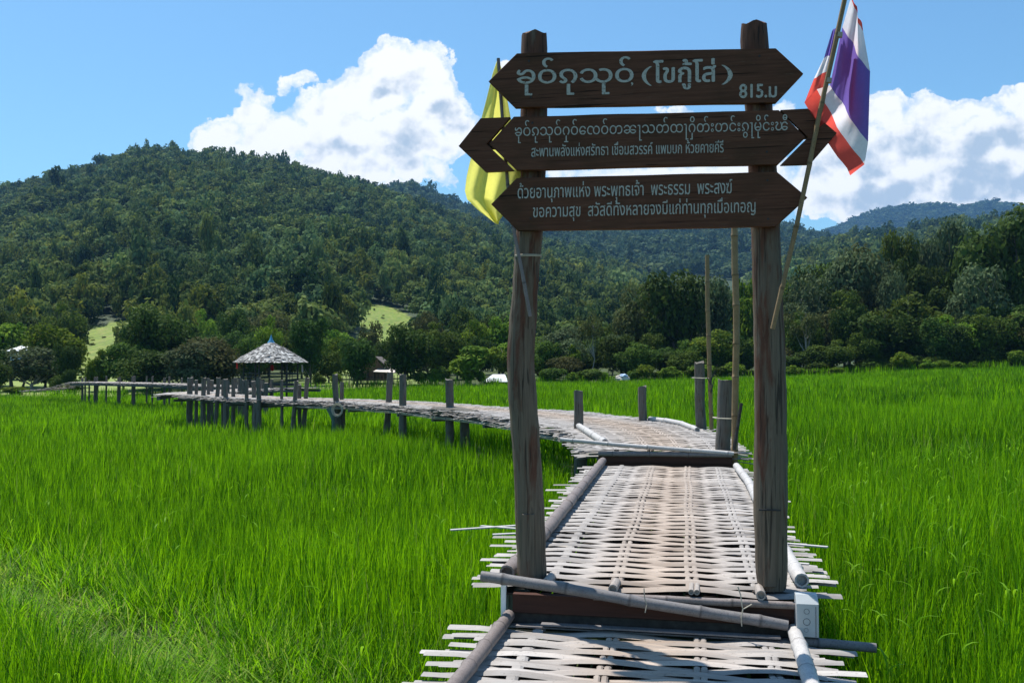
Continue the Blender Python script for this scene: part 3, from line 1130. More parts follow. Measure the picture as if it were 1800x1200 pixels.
def weave(Lp, Rp, pitch, warps, seed, over=(.05, .30), width=(.042, .058), amp=.014, skew=.02, long_=.03, zfun=None, nmid=3, layers=1, double=.45, cut=None):
    """woven mat between the left and right edge lines: strips across (wefts) and along (warps)"""
    rr = random.Random(seed)
    Lp, Rp = [Vector(p) for p in Lp], [Vector(p) for p in Rp]
    cl = [0]
    for i in range(1, len(Lp)):
        cl.append(cl[-1] + ((Lp[i] + Rp[i]) / 2 - (Lp[i - 1] + Rp[i - 1]) / 2).length)
    tot = cl[-1]

    def edge(d):
        d = min(max(d, 0), tot - 1e-6)
        for i in range(1, len(cl)):
            if d <= cl[i]:
                k = (d - cl[i - 1]) / (cl[i] - cl[i - 1])
                return Lp[i - 1].lerp(Lp[i], k), Rp[i - 1].lerp(Rp[i], k)
    V, Fc, Tn, Md = [], [], [], []

    def strip(pts, w, th, tint, mids, wdir):
        b = len(V)
        n = len(pts)
        tw = rr.uniform(-.12, .12)
        for p, m in zip(pts, mids):
            up = Vector((0, 0, 1))
            wv = wdir * (w / 2)
            V.extend([p - wv + up * (-th * .3 + tw * w * .5), p - wv * .45 + up * th * .65, p + wv * .45 + up * th * .65, p + wv + up * (-th * .3 - tw * w * .5), p - up * th])
            tj = min(1, max(0, tint + rr.gauss(0, .10) - (.25 if rr.random() < .06 else 0)))
            Tn.extend([tj] * 5)
            Md.extend([m] * 5)
        for i in range(n - 1):
            for k in range(5):
                k2 = (k + 1) % 5
                Fc.append((b + i * 5 + k, b + i * 5 + k2, b + (i + 1) * 5 + k2, b + (i + 1) * 5 + k))
        Fc.append(tuple(b + k for k in range(5)))
        Fc.append(tuple(b + (n - 1) * 5 + k for k in range(5))[::-1])
    d, i = pitch * .6, 0
    ds = []
    while d < tot:
        ds.append(d)
        a, c = edge(d)
        a2, c2 = edge(min(d + .02, tot))
        W = (c - a).length
        e = (c - a) / W
        fw = ((a2 - a) + (c2 - c))
        fw = fw.normalized() if fw.length > 1e-6 else Vector((e.y, -e.x, 0)) * -1
        for dbl in range(2 if rr.random() < double else 1):
            o1, o2 = rr.uniform(*over), rr.uniform(*over)
            if rr.random() < long_:
                o1 += rr.uniform(.1, .3)
            if rr.random() < long_:
                o2 += rr.uniform(.1, .3)
            if rr.random() < .05:
                o1 = -rr.uniform(0, .4) * W
            sk0, sk1 = rr.uniform(-skew, skew), rr.uniform(-skew, skew)
            w = rr.uniform(*width) * (.8 if dbl else 1)
            tint = min(1, max(0, rr.gauss(.56, .26)))
            xs = []
            stops = sorted([0.0, W] + [W * q for q in warps])
            knots = [-o1, -o1 * .4] + [stops[j] + (stops[j + 1] - stops[j]) * q / nmid for j in range(len(stops) - 1) for q in range(nmid)] + [W, W + o2 * .5, W + o2]
            par = i % 2
            for x in knots:
                ph = 0
                ws = [W * q for q in warps]
                # phase runs by pi from one warp to the next
                ph = float(np.interp(x, [ws[0] - W * .25] + ws + [ws[-1] + W * .25], [-1 + j for j in range(len(ws) + 2)]))
                z = amp * math.cos(math.pi * (ph + par))
                drop = -.03 * max(0, -x, x - W) if x < 0 or x > W else 0
                k = (x + o1) / (W + o1 + o2)
                pt = a + e * x + fw * (sk0 * (1 - k) + sk1 * k + (dbl * .028) + .010 * math.sin(math.pi * ph + i)) + Vector((0, 0, z + drop - dbl * .003))
                xs.append((pt, math.exp(-((x / W - .52) / .24) ** 2)))
            strip([p for p, m in xs], w, .007, tint, [m for p, m in xs], fw)
        if layers > 1:
            for q in range(layers - 1):        # ragged ends of older mats below
                for side in (0, 1):
                    o1 = rr.uniform(.02, over[1] * 1.25)
                    base = a if side == 0 else c
                    dr = -e if side == 0 else e
                    z0 = -.022 * (q + 1) - rr.uniform(0, .012)
                    p0 = base - dr * .35 + Vector((0, 0, z0)) + fw * rr.uniform(-.04, .04)
                    p1 = base + dr * o1 + Vector((0, 0, z0 - o1 * rr.uniform(.05, .3))) + fw * rr.uniform(-.07, .07)
                    strip([p0, p0.lerp(p1, .6), p1], rr.uniform(.03, .06), .006, min(1, max(0, rr.gauss(.35, .2))), [0, 0, 0], fw)
        d += pitch * rr.uniform(.82, 1.18)
        i += 1
    for j, q in enumerate(warps):
        pair = j in (2, 3) or rr.random() < .3
        for half in ((-.5, .5) if pair else (0,)):
            w = .030 if pair else .056
            pts, mids = [], []
            t0 = rr.uniform(-.006, .006)
            for s in range(len(ds)):
                for d, z in ((ds[s], -amp * 1.05 * math.cos(math.pi * (j + s)) + .003), ((ds[s] + ds[s + 1]) / 2 if s + 1 < len(ds) else ds[s] + pitch * .5, 0)):
                    a, c = edge(d)
                    e = (c - a)
                    p = a + e * q + e.normalized() * (half * .036 + .006 * math.sin(d * 3 + j) + t0)
                    pts.append(p + Vector((0, 0, z)))
                    mids.append(math.exp(-((q - .52) / .24) ** 2))
            strip(pts, w, .006, rr.uniform(.35, .6), mids, (Rp[0] - Lp[0]).normalized())
    return V, Fc, Tn, Md


def mat_object(geo, parent):
    V, Fc, Tn, Md = geo
    me = bpy.data.meshes.new('woven_mat')
    off = parent.matrix_basis.translation
    me.from_pydata([tuple(v - off) for v in V], [], Fc)
    for n_, a_ in (('tint', Tn), ('mid', Md)):
        a = me.attributes.new(n_, 'FLOAT', 'POINT')
        a.data.foreach_set('value', a_)
    me.update()
    return link('woven_mat', me, M['strip'], parent)


def bamboo(parent, name, pts, r, mat, nodes=.32, seed=0, inset=True, n=10):
    """a bamboo pole: swollen rings at the nodes"""
    rr = random.Random(seed)
    pts = [Vector(p) for p in pts]
    L = sum((pts[i + 1] - pts[i]).length for i in range(len(pts) - 1))

    def pos(d):
        for i in range(len(pts) - 1):
            l = (pts[i + 1] - pts[i]).length
            if d <= l or i == len(pts) - 2:
                return pts[i].lerp(pts[i + 1], d / l)
            d -= l
    ds, rs, ts = [0], [r], [.5]
    d = rr.uniform(.3, 1) * nodes
    while d < L - .05:
        for o, q, t in ((-.05, 1.0, .5), (-.012, 1.05, .35), (0, 1.14, .05), (.012, 1.05, .3), (.05, .98, .5)):
            ds.append(d + o)
            rs.append(r * q)
            ts.append(t)
        d += nodes * rr.uniform(.85, 1.15)
    ds.append(L)
    rs.append(r * .96)
    ts.append(.5)
    ok = [i for i in range(len(ds)) if i == 0 or ds[i] > 0.004]
    ds, rs, ts = [ds[i] for i in ok], [rs[i] for i in ok], [ts[i] for i in ok]
    mb = MB()
    P = [pos(x) + Vector((rr.uniform(-1, 1), rr.uniform(-1, 1), rr.uniform(-1, 1))) * r * .06 for x in ds]
    tints = [t for t in ts for _ in range(n)] + ([.2] * (2 * n * 2) if inset else [])
    mb.tube(P, rs, n, cap=True, tint=tints, wob=.05, seed=seed, inset=inset)
    return mb.build(name, M[mat], parent, smooth=True, angle=50)


def stake(parent, top, bot, r, seed, name='post', mat='stake', r2=None, n=9):
    rr = random.Random(seed)
    top, bot = Vector(top), Vector(bot)
    m = 7
    P = [bot.lerp(top, i / m) + Vector((rr.uniform(-1, 1), rr.uniform(-1, 1), 0)) * r * .10 for i in range(m + 1)]
    rs = [(r2 or r) + (r - (r2 or r)) * min(1, 1.3 * i / m) for i in range(m + 1)]
    mb = MB()
    mb.tube(P, [q * rr.uniform(.95, 1.05) for q in rs], n, wob=.10, seed=seed)
    # uneven saw cut at the top
    for k in range(n):
        i = len(mb.v) - n + k
        v = Vector(mb.v[i])
        mb.v[i] = tuple(v + Vector((0, 0, (v.x - top.x) * rr.uniform(-.35, .35) + rr.uniform(-.1, .1) * r)))
    return mb.build(name, M[mat], parent, smooth=True, angle=45)


# lower section, where the picture is taken from
WL = empty('bamboo_walkway', loc(.78, -2, ZL - .1), 'lowest woven bamboo walkway section before the step, at the bottom edge of the photo', 'walkway', 'sections of the bamboo walkway')
mat_object(weave([loc(-.02, -4.2, ZL), loc(-.02, -.06, ZL)], [loc(1.53, -4.2, ZL), loc(1.53, -.06, ZL)], .072, (.14, .40, .68, .90), 21, over=(.06, .30), width=(.056, .084), amp=.011, skew=.030, double=.8), WL)


def gap_shade_slats(parent, s0, s1, t0, t1, z, seed):
    """dark lengthwise slats added below the mat to stand in for shade in its gaps"""
    rr = random.Random(seed)
    mb = MB()
    s = s0
    while s < s1:
        w = rr.uniform(.05, .09)
        q = rr.uniform(0, .012)
        mb.bar(loc(s + w / 2, t0 + rr.uniform(0, .05), z - q), loc(s + w / 2 + rr.uniform(-.01, .01), t1, z - q), w, .012)
        s += w + rr.uniform(.003, .012)
    mb.build('gap_shade_slats', M['gap_shade'], parent)


gap_shade_slats(WL, -.05, 1.56, -4.1, -.12, ZL - .042, 7)
bamboo(WL, 'rail', [loc(-.02, -4, ZL + .05), loc(-.015, -1.2, ZL + .055), loc(.01, -.02, ZL + .05)], .036, 'pole_brown', .30, 3)
bamboo(WL, 'rail', [loc(1.54, -4, ZL + .05), loc(1.50, -1.1, ZL + .05), loc(1.525, -.04, ZL + .055)], .037, 'pole_white', .36, 5)
mb = MB()
mb.bar(loc(.1, -4, ZL - .07), loc(.1, -.1, ZL - .07), .08, .08)
mb.bar(loc(1.42, -4, ZL - .07), loc(1.42, -.1, ZL - .07), .08, .08)
mb.build('stringer', M['under'], WL)
for s in (.1, 1.42):
    for t in (-3, -.4):
        b = loc(s, t, 0)
        stake(WL, loc(s, t, ZL - .11), (b.x, b.y, gz(b.x, b.y) - .3), .06, int(s * 10 + t * 7) + 60, n=8)
bamboo(WL, 'cross_pole', [loc(1.50, -.075, ZL + .012), loc(1.92, -.085, ZL + .002)], .026, 'pole_grey', .3, 8)
for k_, (s0, s1, dz) in enumerate([(-.05, 1.5, .0), (.2, 1.45, .022)]):
    mb = MB()
    mb.bar(loc(s0, -.055 - k_ * .03, ZL + .01 + dz), loc(s1, -.075 - k_ * .03, ZL + .012 + dz), .05, .008, tint=.4)
    mb.build('loose_strip', M['pole_grey'], WL)

# middle section under the gate
WM = empty('bamboo_walkway', loc(.78, 3.2, ZM - .1), 'middle woven bamboo walkway section that passes under the sign gate', 'walkway', 'sections of the bamboo walkway')
LEN = 6.15
mat_object(weave([loc(.0, .05, ZM), loc(.02, LEN, ZM)], [loc(1.56, .05, ZM), loc(1.54, LEN, ZM)], .080, (.135, .375, .645, .875), 5, over=(.05, .27), width=(.060, .080), amp=.0125, skew=.016, long_=.07, double=.7), WM)
gap_shade_slats(WM, -.04, 1.60, .03, LEN, ZM - .046, 9)
for (px, py, px2, py2) in [(792, 931, 925, 922), (845, 924, 930, 930), (1330, 950, 1455, 961), (1340, 985, 1422, 991), (866, 939, 930, 936)]:
    mb = MB()                                          # strips that stick out far beyond the edge
    mb.bar(atz(px, py, ZM + .012), atz(px2, py2, ZM + .018), .035, .008, tint=.8)
    mb.build('loose_strip', M['pole_white'], WM)
bamboo(WM, 'rail', [loc(-.035, .16, ZM + .035), loc(.0, 1.4, ZM + .055), loc(.0, 3.5, ZM + .06), loc(-.01, LEN - .02, ZM + .06)], .045, 'pole_brown', .42, 11)
bamboo(WM, 'rail', [loc(1.60, .24, ZM + .045), loc(1.585, 2.2, ZM + .05), loc(1.60, 4.6, ZM + .05), loc(1.56, LEN - .25, ZM + .055)], .040, 'pole_white', .45, 12)
mb = MB()
mb.prism([loc(.03, -.02, ZM - .035), loc(1.56, -.02, ZM - .035), loc(1.56, -.02, ZM - .135), loc(.03, -.02, ZM - .135)], E2 * .05)
mb.build('step_beam', M['beam'], WM)
mb = MB()
mb.prism([loc(-.0, .0, ZM - .142), loc(1.55, .0, ZM - .142), loc(1.55, .0, ZM - .235), loc(-.0, .0, ZM - .235)], E2 * .05)
mb.build('lower_beam', M['plank'], WM)
bamboo(WM, 'cross_pole', [atplane(846, 1012, loc(0, -.07, 0), E2), atplane(975, 1030, loc(0, -.075, 0), E2), atplane(1150, 1062, loc(0, -.075, 0), E2), atplane(1385, 1098, loc(0, -.07, 0), E2)], .031, 'pole_grey', .33, 14)
bamboo(WM, 'cross_pole', [loc(.48, -.03, ZM - .025), loc(1.62, -.035, ZM - .022)], .02, 'pole_brown', .4, 15)
bamboo(WM, 'cross_pole', [loc(-.22, -.085, ZM - .215), loc(1.0, -.06, ZM - .232)], .011, 'pole_tan', .5, 16)
for s, t in ((.21, .06), (.585, .0), (1.0, .015), (1.03, .015), (1.36, .01)):     # sawn ends of the lengthwise bamboo
    mb = MB()
    mb.tube([loc(s, t - .045, ZM + .022), loc(s + .004, t + .16, ZM + .012)], .026 if s not in (1.0, 1.03) else .015, 9, tint=.6, inset=True)
    mb.build('rib_end', M['pole_pale'], WM, smooth=True)
mb = MB()                                              # wire that ties the poles
P0 = [atplane(x, y, loc(0, -.11, 0), E2) for x, y in ((1297, 1030), (1302, 1045), (1304, 1062), (1306, 1070), (1303, 1085), (1304, 1100))]
mb.tube(P0, .0035, 5)
mb.tube([P0[3], P0[3] + E1 * .02 + Vector((0, 0, .012)), P0[3] + E1 * .045 + Vector((0, 0, .028))], .003, 5)
P0 = [atplane(x, y, loc(0, -.115, 0), E2) for x, y in ((1132, 1033), (1133, 1050), (1137, 1062), (1134, 1076))]
mb.tube(P0, .003, 5)
mb.build('tie_wire', M['rope'], WM)
mb = MB()
for s in (.06, 1.5):
    mb.bar(loc(s, .1, ZM - .09), loc(s, LEN, ZM - .09), .09, .10)
mb.build('stringer', M['under'], WM)
for s in (-.02, 1.56):
    for t in (.35, 2.4, 4.4):
        b = loc(s, t, 0)
        stake(WM, loc(s, t, ZM - .06), (b.x, b.y, gz(b.x, b.y) - .3), .065, int(s * 10 + t * 7) + 90, n=8)
mb = MB()
mb.box(loc(-.03, .03, ZM - .12), E1 * .014, E2 * .014, Vector((0, 0, .13)))
mb.build('corner_pipe', M['white_tin'], WM)

# far section: swings left through the field, bends back to the pavilion and leaves to the left
Lf = [(1.085, 11.42), (1.10, 13.5), (.95, 15.4), (.42, 16.9), (-.53, 19.9), (-1.9, 22.7), (-3.1, 25.4), (-5.0, 28.4), (-7.2, 30.6), (-8.9, 32.2), (-10.5, 33.9), (-12.2, 36.0), (-14.0, 38.0)]
zf = lambda Y: ZF - .17 * min(1, max(0, (Y - 20) / 14))
Rf = [(2.68, 11.12), (3.0, 13.3), (3.12, 15.6), (2.72, 17.7), (1.35, 21.0)]
for i in range(5, len(Lf)):
    a, b = Vector(Lf[max(i - 1, 0)]), Vector(Lf[min(i + 1, len(Lf) - 1)])
    d = (b - a).normalized()
    n_ = Vector((d.y, -d.x))
    Rf.append(tuple(Vector(Lf[i]) + n_ * 1.75))
L3 = [Vector((x, y, zf(y))) for x, y in Lf]
R3 = [Vector((x, y, zf(Lf[i][1]))) for i, (x, y) in enumerate(Rf)]
WF = empty('bamboo_walkway', (0, 20, ZF - .1), 'long far woven bamboo walkway curving left across the rice to the pavilion', 'walkway', 'sections of the bamboo walkway')
mat_object(weave(L3, R3, .10, (.14, .40, .64, .88), 33, over=(.03, .26), width=(.05, .075), amp=.014, skew=.05, double=.8, layers=4), WF)


def path_dense(P, step):
    out = []
    for a, b in zip(P[:-1], P[1:]):
        n = max(1, int((b - a).length / step))
        out += [a.lerp(b, i / n) for i in range(n)]
    return out + [P[-1]]


mb = MB()
for side, off in ((L3, .12), (R3, -.12)):
    for i in range(len(side) - 1):
        e = [(R3[j] - L3[j]).normalized() * off for j in (i, i + 1)]
        mb.bar(side[i] + e[0] - Vector((0, 0, .16)), side[i + 1] + e[1] - Vector((0, 0, .16)), .10, .12)
mb.build('stringer', M['under'], WF)
for i in range(2, len(L3)):
    mb = MB()
    e = (R3[i] - L3[i]).normalized()
    mb.bar(L3[i] - e * .1 - Vector((0, 0, .26)), R3[i] + e * .1 - Vector((0, 0, .26)), .10, .09)
    mb.build('cross_beam', M['under'], WF)
# step at the front of the far section
fe = (R3[0] - L3[0]).normalized()
fn = Vector((-fe.y, fe.x, 0))
mb = MB()
mb.prism([L3[0] - fn * .05 + Vector((0, 0, -.05)), R3[0] - fn * .05 + Vector((0, 0, -.05)), R3[0] - fn * .05 + Vector((0, 0, -.135)), L3[0] - fn * .05 + Vector((0, 0, -.135))], fn * .06)
mb.prism([L3[0] - fn * .04 + Vector((0, 0, -.14)), R3[0] - fn * .04 + Vector((0, 0, -.14)), R3[0] - fn * .04 + Vector((0, 0, -.24)), L3[0] - fn * .04 + Vector((0, 0, -.24))], fn * .05)
mb.build('step_beam', M['beam'], WF)
bamboo(WF, 'cross_pole', [atplane(985, 772, L3[0] - fn * .06, fn), atplane(1080, 781, L3[0] - fn * .06, fn), atplane(1290, 797, L3[0] - fn * .06, fn)], .028, 'pole_white', .5, 31)
bamboo(WF, 'cross_pole', [L3[0] + fe * .0 - fn * .05 + Vector((0, 0, -.03)), R3[0] - fn * .05 + Vector((0, 0, -.02))], .032, 'pole_grey', .5, 32)
bamboo(WF, 'rail', [atz(1012, 745, ZF + .05), atz(1063, 777, ZF + .045)], .05, 'pole_white', .9, 33)
bamboo(WF, 'rail', [atz(1142, 736, ZF + .04), atz(1190, 741, ZF + .045), atz(1226, 755, ZF + .04)], .045, 'pole_white', .9, 34)
lg = MB()
lg.tube([at(762, 721, 22.4), at(800, 722, 21.6), at(838, 727, 20.9)], [.10, .115, .095], 10, wob=.08, seed=4)
lg.build('side_log', M['stake'], WF, smooth=True)
mb = MB()                                              # pipe and slack cables along the near side
mb.tube([p + Vector((0, 0, -.20)) - (R3[0] - L3[0]).normalized() * .06 for p in L3[2:9]], .022, 7)
mb.build('pipe', M['teal'], WF, smooth=True)
mb = MB()
for q in range(3):
    Pq = []
    for i, p in enumerate(path_dense(L3[2:9], .5)):
        Pq.append(p + Vector((-.08 - .01 * q, -.06, -.17 - .06 * abs(math.sin(i * .42 + q * .8)))))
    mb.tube(Pq, .008, 5)
mb.build('cable', M['rope'], WF)
mb = MB()
cc = at(585, 717, 28.3)
for q in range(4):
    mb.tube([cc + Vector((math.cos(a) * (.12 + q * .02) + .15, math.sin(a) * .03 - .02 * q, math.sin(a) * (.15 + .02 * q) - .05)) for a in np.linspace(0, 6.28, 14)], .010, 5)
mb.build('cable_coil', M['rope'], WF)
mb = MB()
mb.tube([at(578, 716, 28.6), at(583, 726, 28.6), at(586, 740, 28.6), at(586, 772, 28.6)], [.10, .09, .05, .05], 8)
mb.build('drain_pipe', M['teal'], WF, smooth=True)

# the other legs of the far section
Lb = [Vector((-14.6, 37.6, CZ - 1.26)), Vector((-15.3, 40.5, CZ - 1.28)), Vector((-15.0, 45, CZ - 1.30)), Vector((-14.6, 50.5, CZ - 1.32))]
Rb = [p + Vector((1.7, .2, 0)) for p in Lb]
mat_object(weave(Lb, Rb, .14, (.15, .5, .85), 41, over=(.03, .26), width=(.08, .11), skew=.05, nmid=2, layers=3), WF)
Lc = [Vector((-12.0, 51.2, CZ - 1.36)), Vector((-16, 53.2, CZ - 1.34)), Vector((-22, 57.6, CZ - 1.25)), Vector((-28, 61.5, CZ - 1.22)), Vector((-31.0, 64.0, CZ - 1.26)), Vector((-33.5, 65.5, CZ - 1.75)), Vector((-36, 66.8, CZ - 1.95))]
Rc = [p + Vector((.9, 1.5, 0)) for p in Lc]
mat_object(weave(Lc, Rc, .16, (.15, .5, .85), 43, over=(.03, .26), width=(.09, .12), skew=.05, nmid=2, layers=2), WF)
mb = MB()
for P in (Lb, Rb, Lc[:5], Rc[:5]):
    for a, b in zip(P[:-1], P[1:]):
        mb.bar(a - Vector((0, 0, .15)), b - Vector((0, 0, .15)), .12, .14)
mb.build('stringer', M['under'], WF)

EDGE = [(1010, 15.4), (940, 16.9), (857, 19.9), (767, 22.7), (704, 25.4), (595, 29.0), (518, 30.6), (449, 32.2), (403, 33.9), (362, 36.0), (326, 38.3)]
ex, ey = [e[0] for e in EDGE][::-1], [e[1] for e in EDGE][::-1]
# posts: top x, top y, bottom x, width, far-edge offset (picture measurements of each stake)
POSTS = [(334, 664, 334, 12, -.1), (345, 668, 346, 7, .3), (358, 664, 357, 10, -.1), (366, 665, 368, 7, 1.6), (384, 664, 378, 9, -.1), (392, 667, 394, 8, 1.4), (397, 666, 399, 10, -.2),
         (410, 666, 411, 8, .9), (434, 669, 434, 8, -.1), (446, 670, 449, 9, 1.5), (455, 664, 457, 10, -.15), (495, 668, 497, 6, .4),
         (521, 669, 513, 9, -.1), (526, 676, 528, 8, 1.7), (540, 664, 533, 9, 1.8), (588, 658, 596, 12, -.12), (601, 671, 599, 8, 1.9),
         (686, 654, 678, 11, 1.7), (708, 658, 709, 12, -.1), (790, 667, 791, 14, -.12), (1017, 687, 1017, 17, -.08), (1129, 679, 1130, 15, 1.95)]
for i, (xt, yt, xb, w, off) in enumerate(POSTS):
    Y = float(np.interp((xt + xb) / 2, ex, ey)) + off
    r = w / 2 / F * Y * (.84 if xt < 610 else 1)
    tp = at(xt, yt, Y)
    b = (xb - 900) / F * Y
    stake(WF, tp, (b, Y, gz(b, Y) - .25), r, 200 + i, r2=r * 1.18)
for i, (x, w, off) in enumerate([(453, 15, -.05), (817, 17, .9), (603, 9, .4), (1022, 20, .4)]):
    Y = float(np.interp(x, ex, ey)) + off
    r = w / 2 / F * Y
    X = (x - 900) / F * Y
    stake(WF, (X, Y, zf(Y) - .1), (X, Y, gz(X, Y) - .25), r, 260 + i, mat='stake')
for i, (x, yt) in enumerate([(145, 664), (150, 663), (157, 668), (167, 663), (171, 662), (187, 661), (208, 664), (211, 663), (233, 661), (236, 661), (258, 661), (268, 661), (289, 664), (298, 662), (320, 664), (338, 662)]):
    Y = float(np.interp(x, [90, 130, 305, 420], [67, 65, 58.2, 53])) + (.1 if i % 2 else 1.6)
    tp = at(x, yt, Y)
    stake(WF, tp, (tp.x, Y, gz(tp.x, Y) - .2), (.06 if i % 3 else .085), 300 + i, n=7)
for i, (x, yt, Y) in enumerate([(422, 665, 44), (414, 664, 49), (462, 668, 48), (478, 666, 49.5), (468, 673, 45), (372, 668, 43), (430, 668, 40.5), (400, 668, 41)]):
    tp = at(x, yt, Y)
    stake(WF, tp, (tp.x, Y, gz(tp.x, Y) - .2), .10, 330 + i, n=7)
# two stout stakes at the right front corner
stake(WF, at(1229, 637, 15.2), tuple(atz(1234, 757, ZF - .05)[:2]) + (CZ - 2.3,), .082, 401, n=11)
stake(WF, at(1275, 668, 11.45), at(1268, 850, 11.45), .092, 402, n=11)
mb = MB()                                              # cord round the stakes and the tall bamboo
for (x0, x1, y, Y) in ((1221, 1250, 664, 15.1), (1260, 1300, 735, 11.35)):
    a, b = at(x0, y, Y - .12), at(x1, y + 1, Y - .12)
    mb.tube([a, (a + b) / 2 + Vector((0, -.03, 0)), b, b + Vector((0, .22, 0)), a + Vector((0, .22, 0)), a], .008, 5)
mb.build('cord', M['rope'], WF)

# tall bamboo poles tied to the stakes
def tall_pole(name, pts, Y, r, label, seed, mat='pole_tan'):
    P = [at(x, y, Y) for x, y in pts]
    P.append(Vector((P[-1].x, P[-1].y, gz(P[-1].x, P[-1].y) - .2)))
    o = empty(name, tuple(P[-1]), label, 'bamboo pole')
    bamboo(o, 'stem', P[::-1], r, mat, .42, seed, n=9)
    return o


o = tall_pole('bamboo_pole', [(1243, 448), (1244, 540), (1247, 640), (1251, 762)], 15.0, .036, 'thin tall bamboo pole tied to the pale stake at the bend of the walkway', 51)
mb = MB()
for (a, b) in (((1248, 672), (1262, 640)), ((1250, 690), (1256, 664)), ((1250, 676), (1243, 663))):
    mb.tube([at(*a, 14.95), at(*b, 14.9)], [.012, .006], 5)
mb.build('twig', M['dark'], o)
o = tall_pole('bamboo_pole', [(1291, 398), (1292, 470), (1295, 560), (1293, 660), (1291, 800)], 11.2, .040, 'thicker tall bamboo pole tied to the dark stake just left of the right gate post', 52)
mb = MB()
mb.tube([at(1290, 790, 11.1), at(1303, 708, 11.1)], .022, 7)
mb.build('short_stick', M['plank'], o)

# ---------------------------------------------------------------- sign gate
GT = .20                                               # posts stand this far behind the step
gate = empty('sign_gate', loc(.78, GT, ZM), 'wooden gate of two rough posts carrying three dark arrow-shaped sign boards', 'gate')


def gate_post(prof, t, seed, splice):
    mb = MB()
    P, rs = [], []
    for y, x0, x1 in prof:
        a, b = atplane(x0, y, loc(0, t, 0), E2), atplane(x1, y, loc(0, t, 0), E2)
        P.append((a + b) / 2)
        rs.append((b - a).length / 2)
    # resample finely so the log stays round and slightly knobbly
    zs = [p.z for p in P]
    rr = random.Random(seed)
    Pn, rn = [], []
    for k in range(41):
        z = zs[-1] + (zs[0] - zs[-1]) * k / 40
        zi = zs[::-1]
        Pn.append(Vector((np.interp(z, zi, [p.x for p in P][::-1]), np.interp(z, zi, [p.y for p in P][::-1]), z)))
        rn.append(float(np.interp(z, zi, rs[::-1])) * rr.uniform(.97, 1.03))
    mb.tube(Pn, rn, 22, wob=.06, seed=seed)
    n = 22
    for k in range(n):                                 # rounded, weathered head
        i = len(mb.v) - n + k
        v = Vector(mb.v[i])
        mb.v[i] = tuple(Pn[-1] + (v - Pn[-1]) * .97 + Vector((0, 0, .008 * math.sin(k * 1.3))))
    o = mb.build('post', M['bark'], gate, smooth=True, angle=60)
    x0, x1, y0, y1 = splice
    a, b = atplane(x0, y0, loc(0, t - .090, 0), E2), atplane(x1, y0, loc(0, t - .090, 0), E2)
    c, d = atplane(x1, y1, loc(0, t - .090, 0), E2), atplane(x0, y1, loc(0, t - .090, 0), E2)
    s = MB()
    s.prism([a, b, c, d], E2 * .05, bevel=.004)
    sp = s.build('splice_plank', M['bark'], o, org=gate.location)
    return o


P_l = [(62, 918, 962.5), (75, 917, 963), (190, 917, 963), (300, 913, 960), (405, 910, 955), (450, 906, 950), (500, 903, 947), (550, 898, 945), (600, 894, 941), (640, 892, 940), (700, 896, 944), (760, 900, 949), (830, 904, 954), (900, 907, 957), (960, 910, 960), (1020, 911, 962)]
P_r = [(45, 1302, 1347), (56, 1300, 1349), (190, 1309, 1358), (300, 1315, 1365), (400, 1320, 1371), (500, 1322, 1375), (600, 1325, 1379), (700, 1326, 1382), (800, 1325, 1383), (900, 1324, 1384), (1000, 1328, 1383), (1034, 1332, 1382)]
post_l = gate_post(P_l, GT, 71, (918, 939, 903, 1014))
post_r = gate_post(P_r, GT, 72, (1343, 1364, 893, 1032))
mb = MB()
for y in (449, 451):
    c = atplane(928.5, y, loc(0, GT, 0), E2)
    mb.tube([c + E1 * math.cos(a) * .077 + E2 * math.sin(a) * .077 + Vector((0, 0, .004 * math.sin(a))) for a in np.linspace(0, 6.283, 17)], .004, 5)
mb.build('cord', M['rope'], post_l, org=gate.location)
mb = MB()
c = atplane(1354, 896, loc(0, GT - .10, 0), E2)
mb.bar(c - E1 * .06, c + E1 * .055, .006, .008)
mb.build('staple', M['dark'], post_r, org=gate.location)

FT = GT - .125                                         # front face of the boards
BP = loc(0, FT, 0)


def board(polys, seed):
    mb = MB()
    rr = random.Random(seed)
    for poly in polys:
        P = []
        for (x, y), (x2, y2) in zip(poly, poly[1:] + poly[:1]):
            n = max(1, int(math.hypot(x2 - x, y2 - y) / 45))
            for k in range(n):
                q = k / n
                P.append(atplane(x + (x2 - x) * q, y + (y2 - y) * q + (rr.uniform(-.5, .5) if 0 < k else 0), BP, E2))
        mb.prism(P, E2 * .036, bevel=.004)
    return mb.build('sign_board', M['board'], gate)


b1 = board([[(908, 94), (1040, 90.5), (1364, 85), (1412, 129), (1364, 180), (1140, 184.5), (905, 189), (858.5, 143)]], 1)
b2 = board([[(903, 205), (1369, 193.5), (1416, 241), (1367, 289), (1140, 293), (908, 299), (860, 253)]], 2)
b3 = board([[(908, 313), (1366, 302), (1419.5, 347), (1364, 398), (1140, 402), (910, 405.5), (863, 359)]], 3)
for poly in ([(845, 208), (896.5, 206), (855, 253), (904, 299.5), (853, 302), (806, 257)], [(1372, 193.5), (1420, 191), (1471, 234), (1424, 288.5), (1372, 290), (1421, 241)]):
    mb = MB()
    mb.prism([atplane(x, y, BP, E2) for x, y in poly], E2 * .034)
    ch = mb.build('arrow_end', M['board'], b2, org=gate.location)
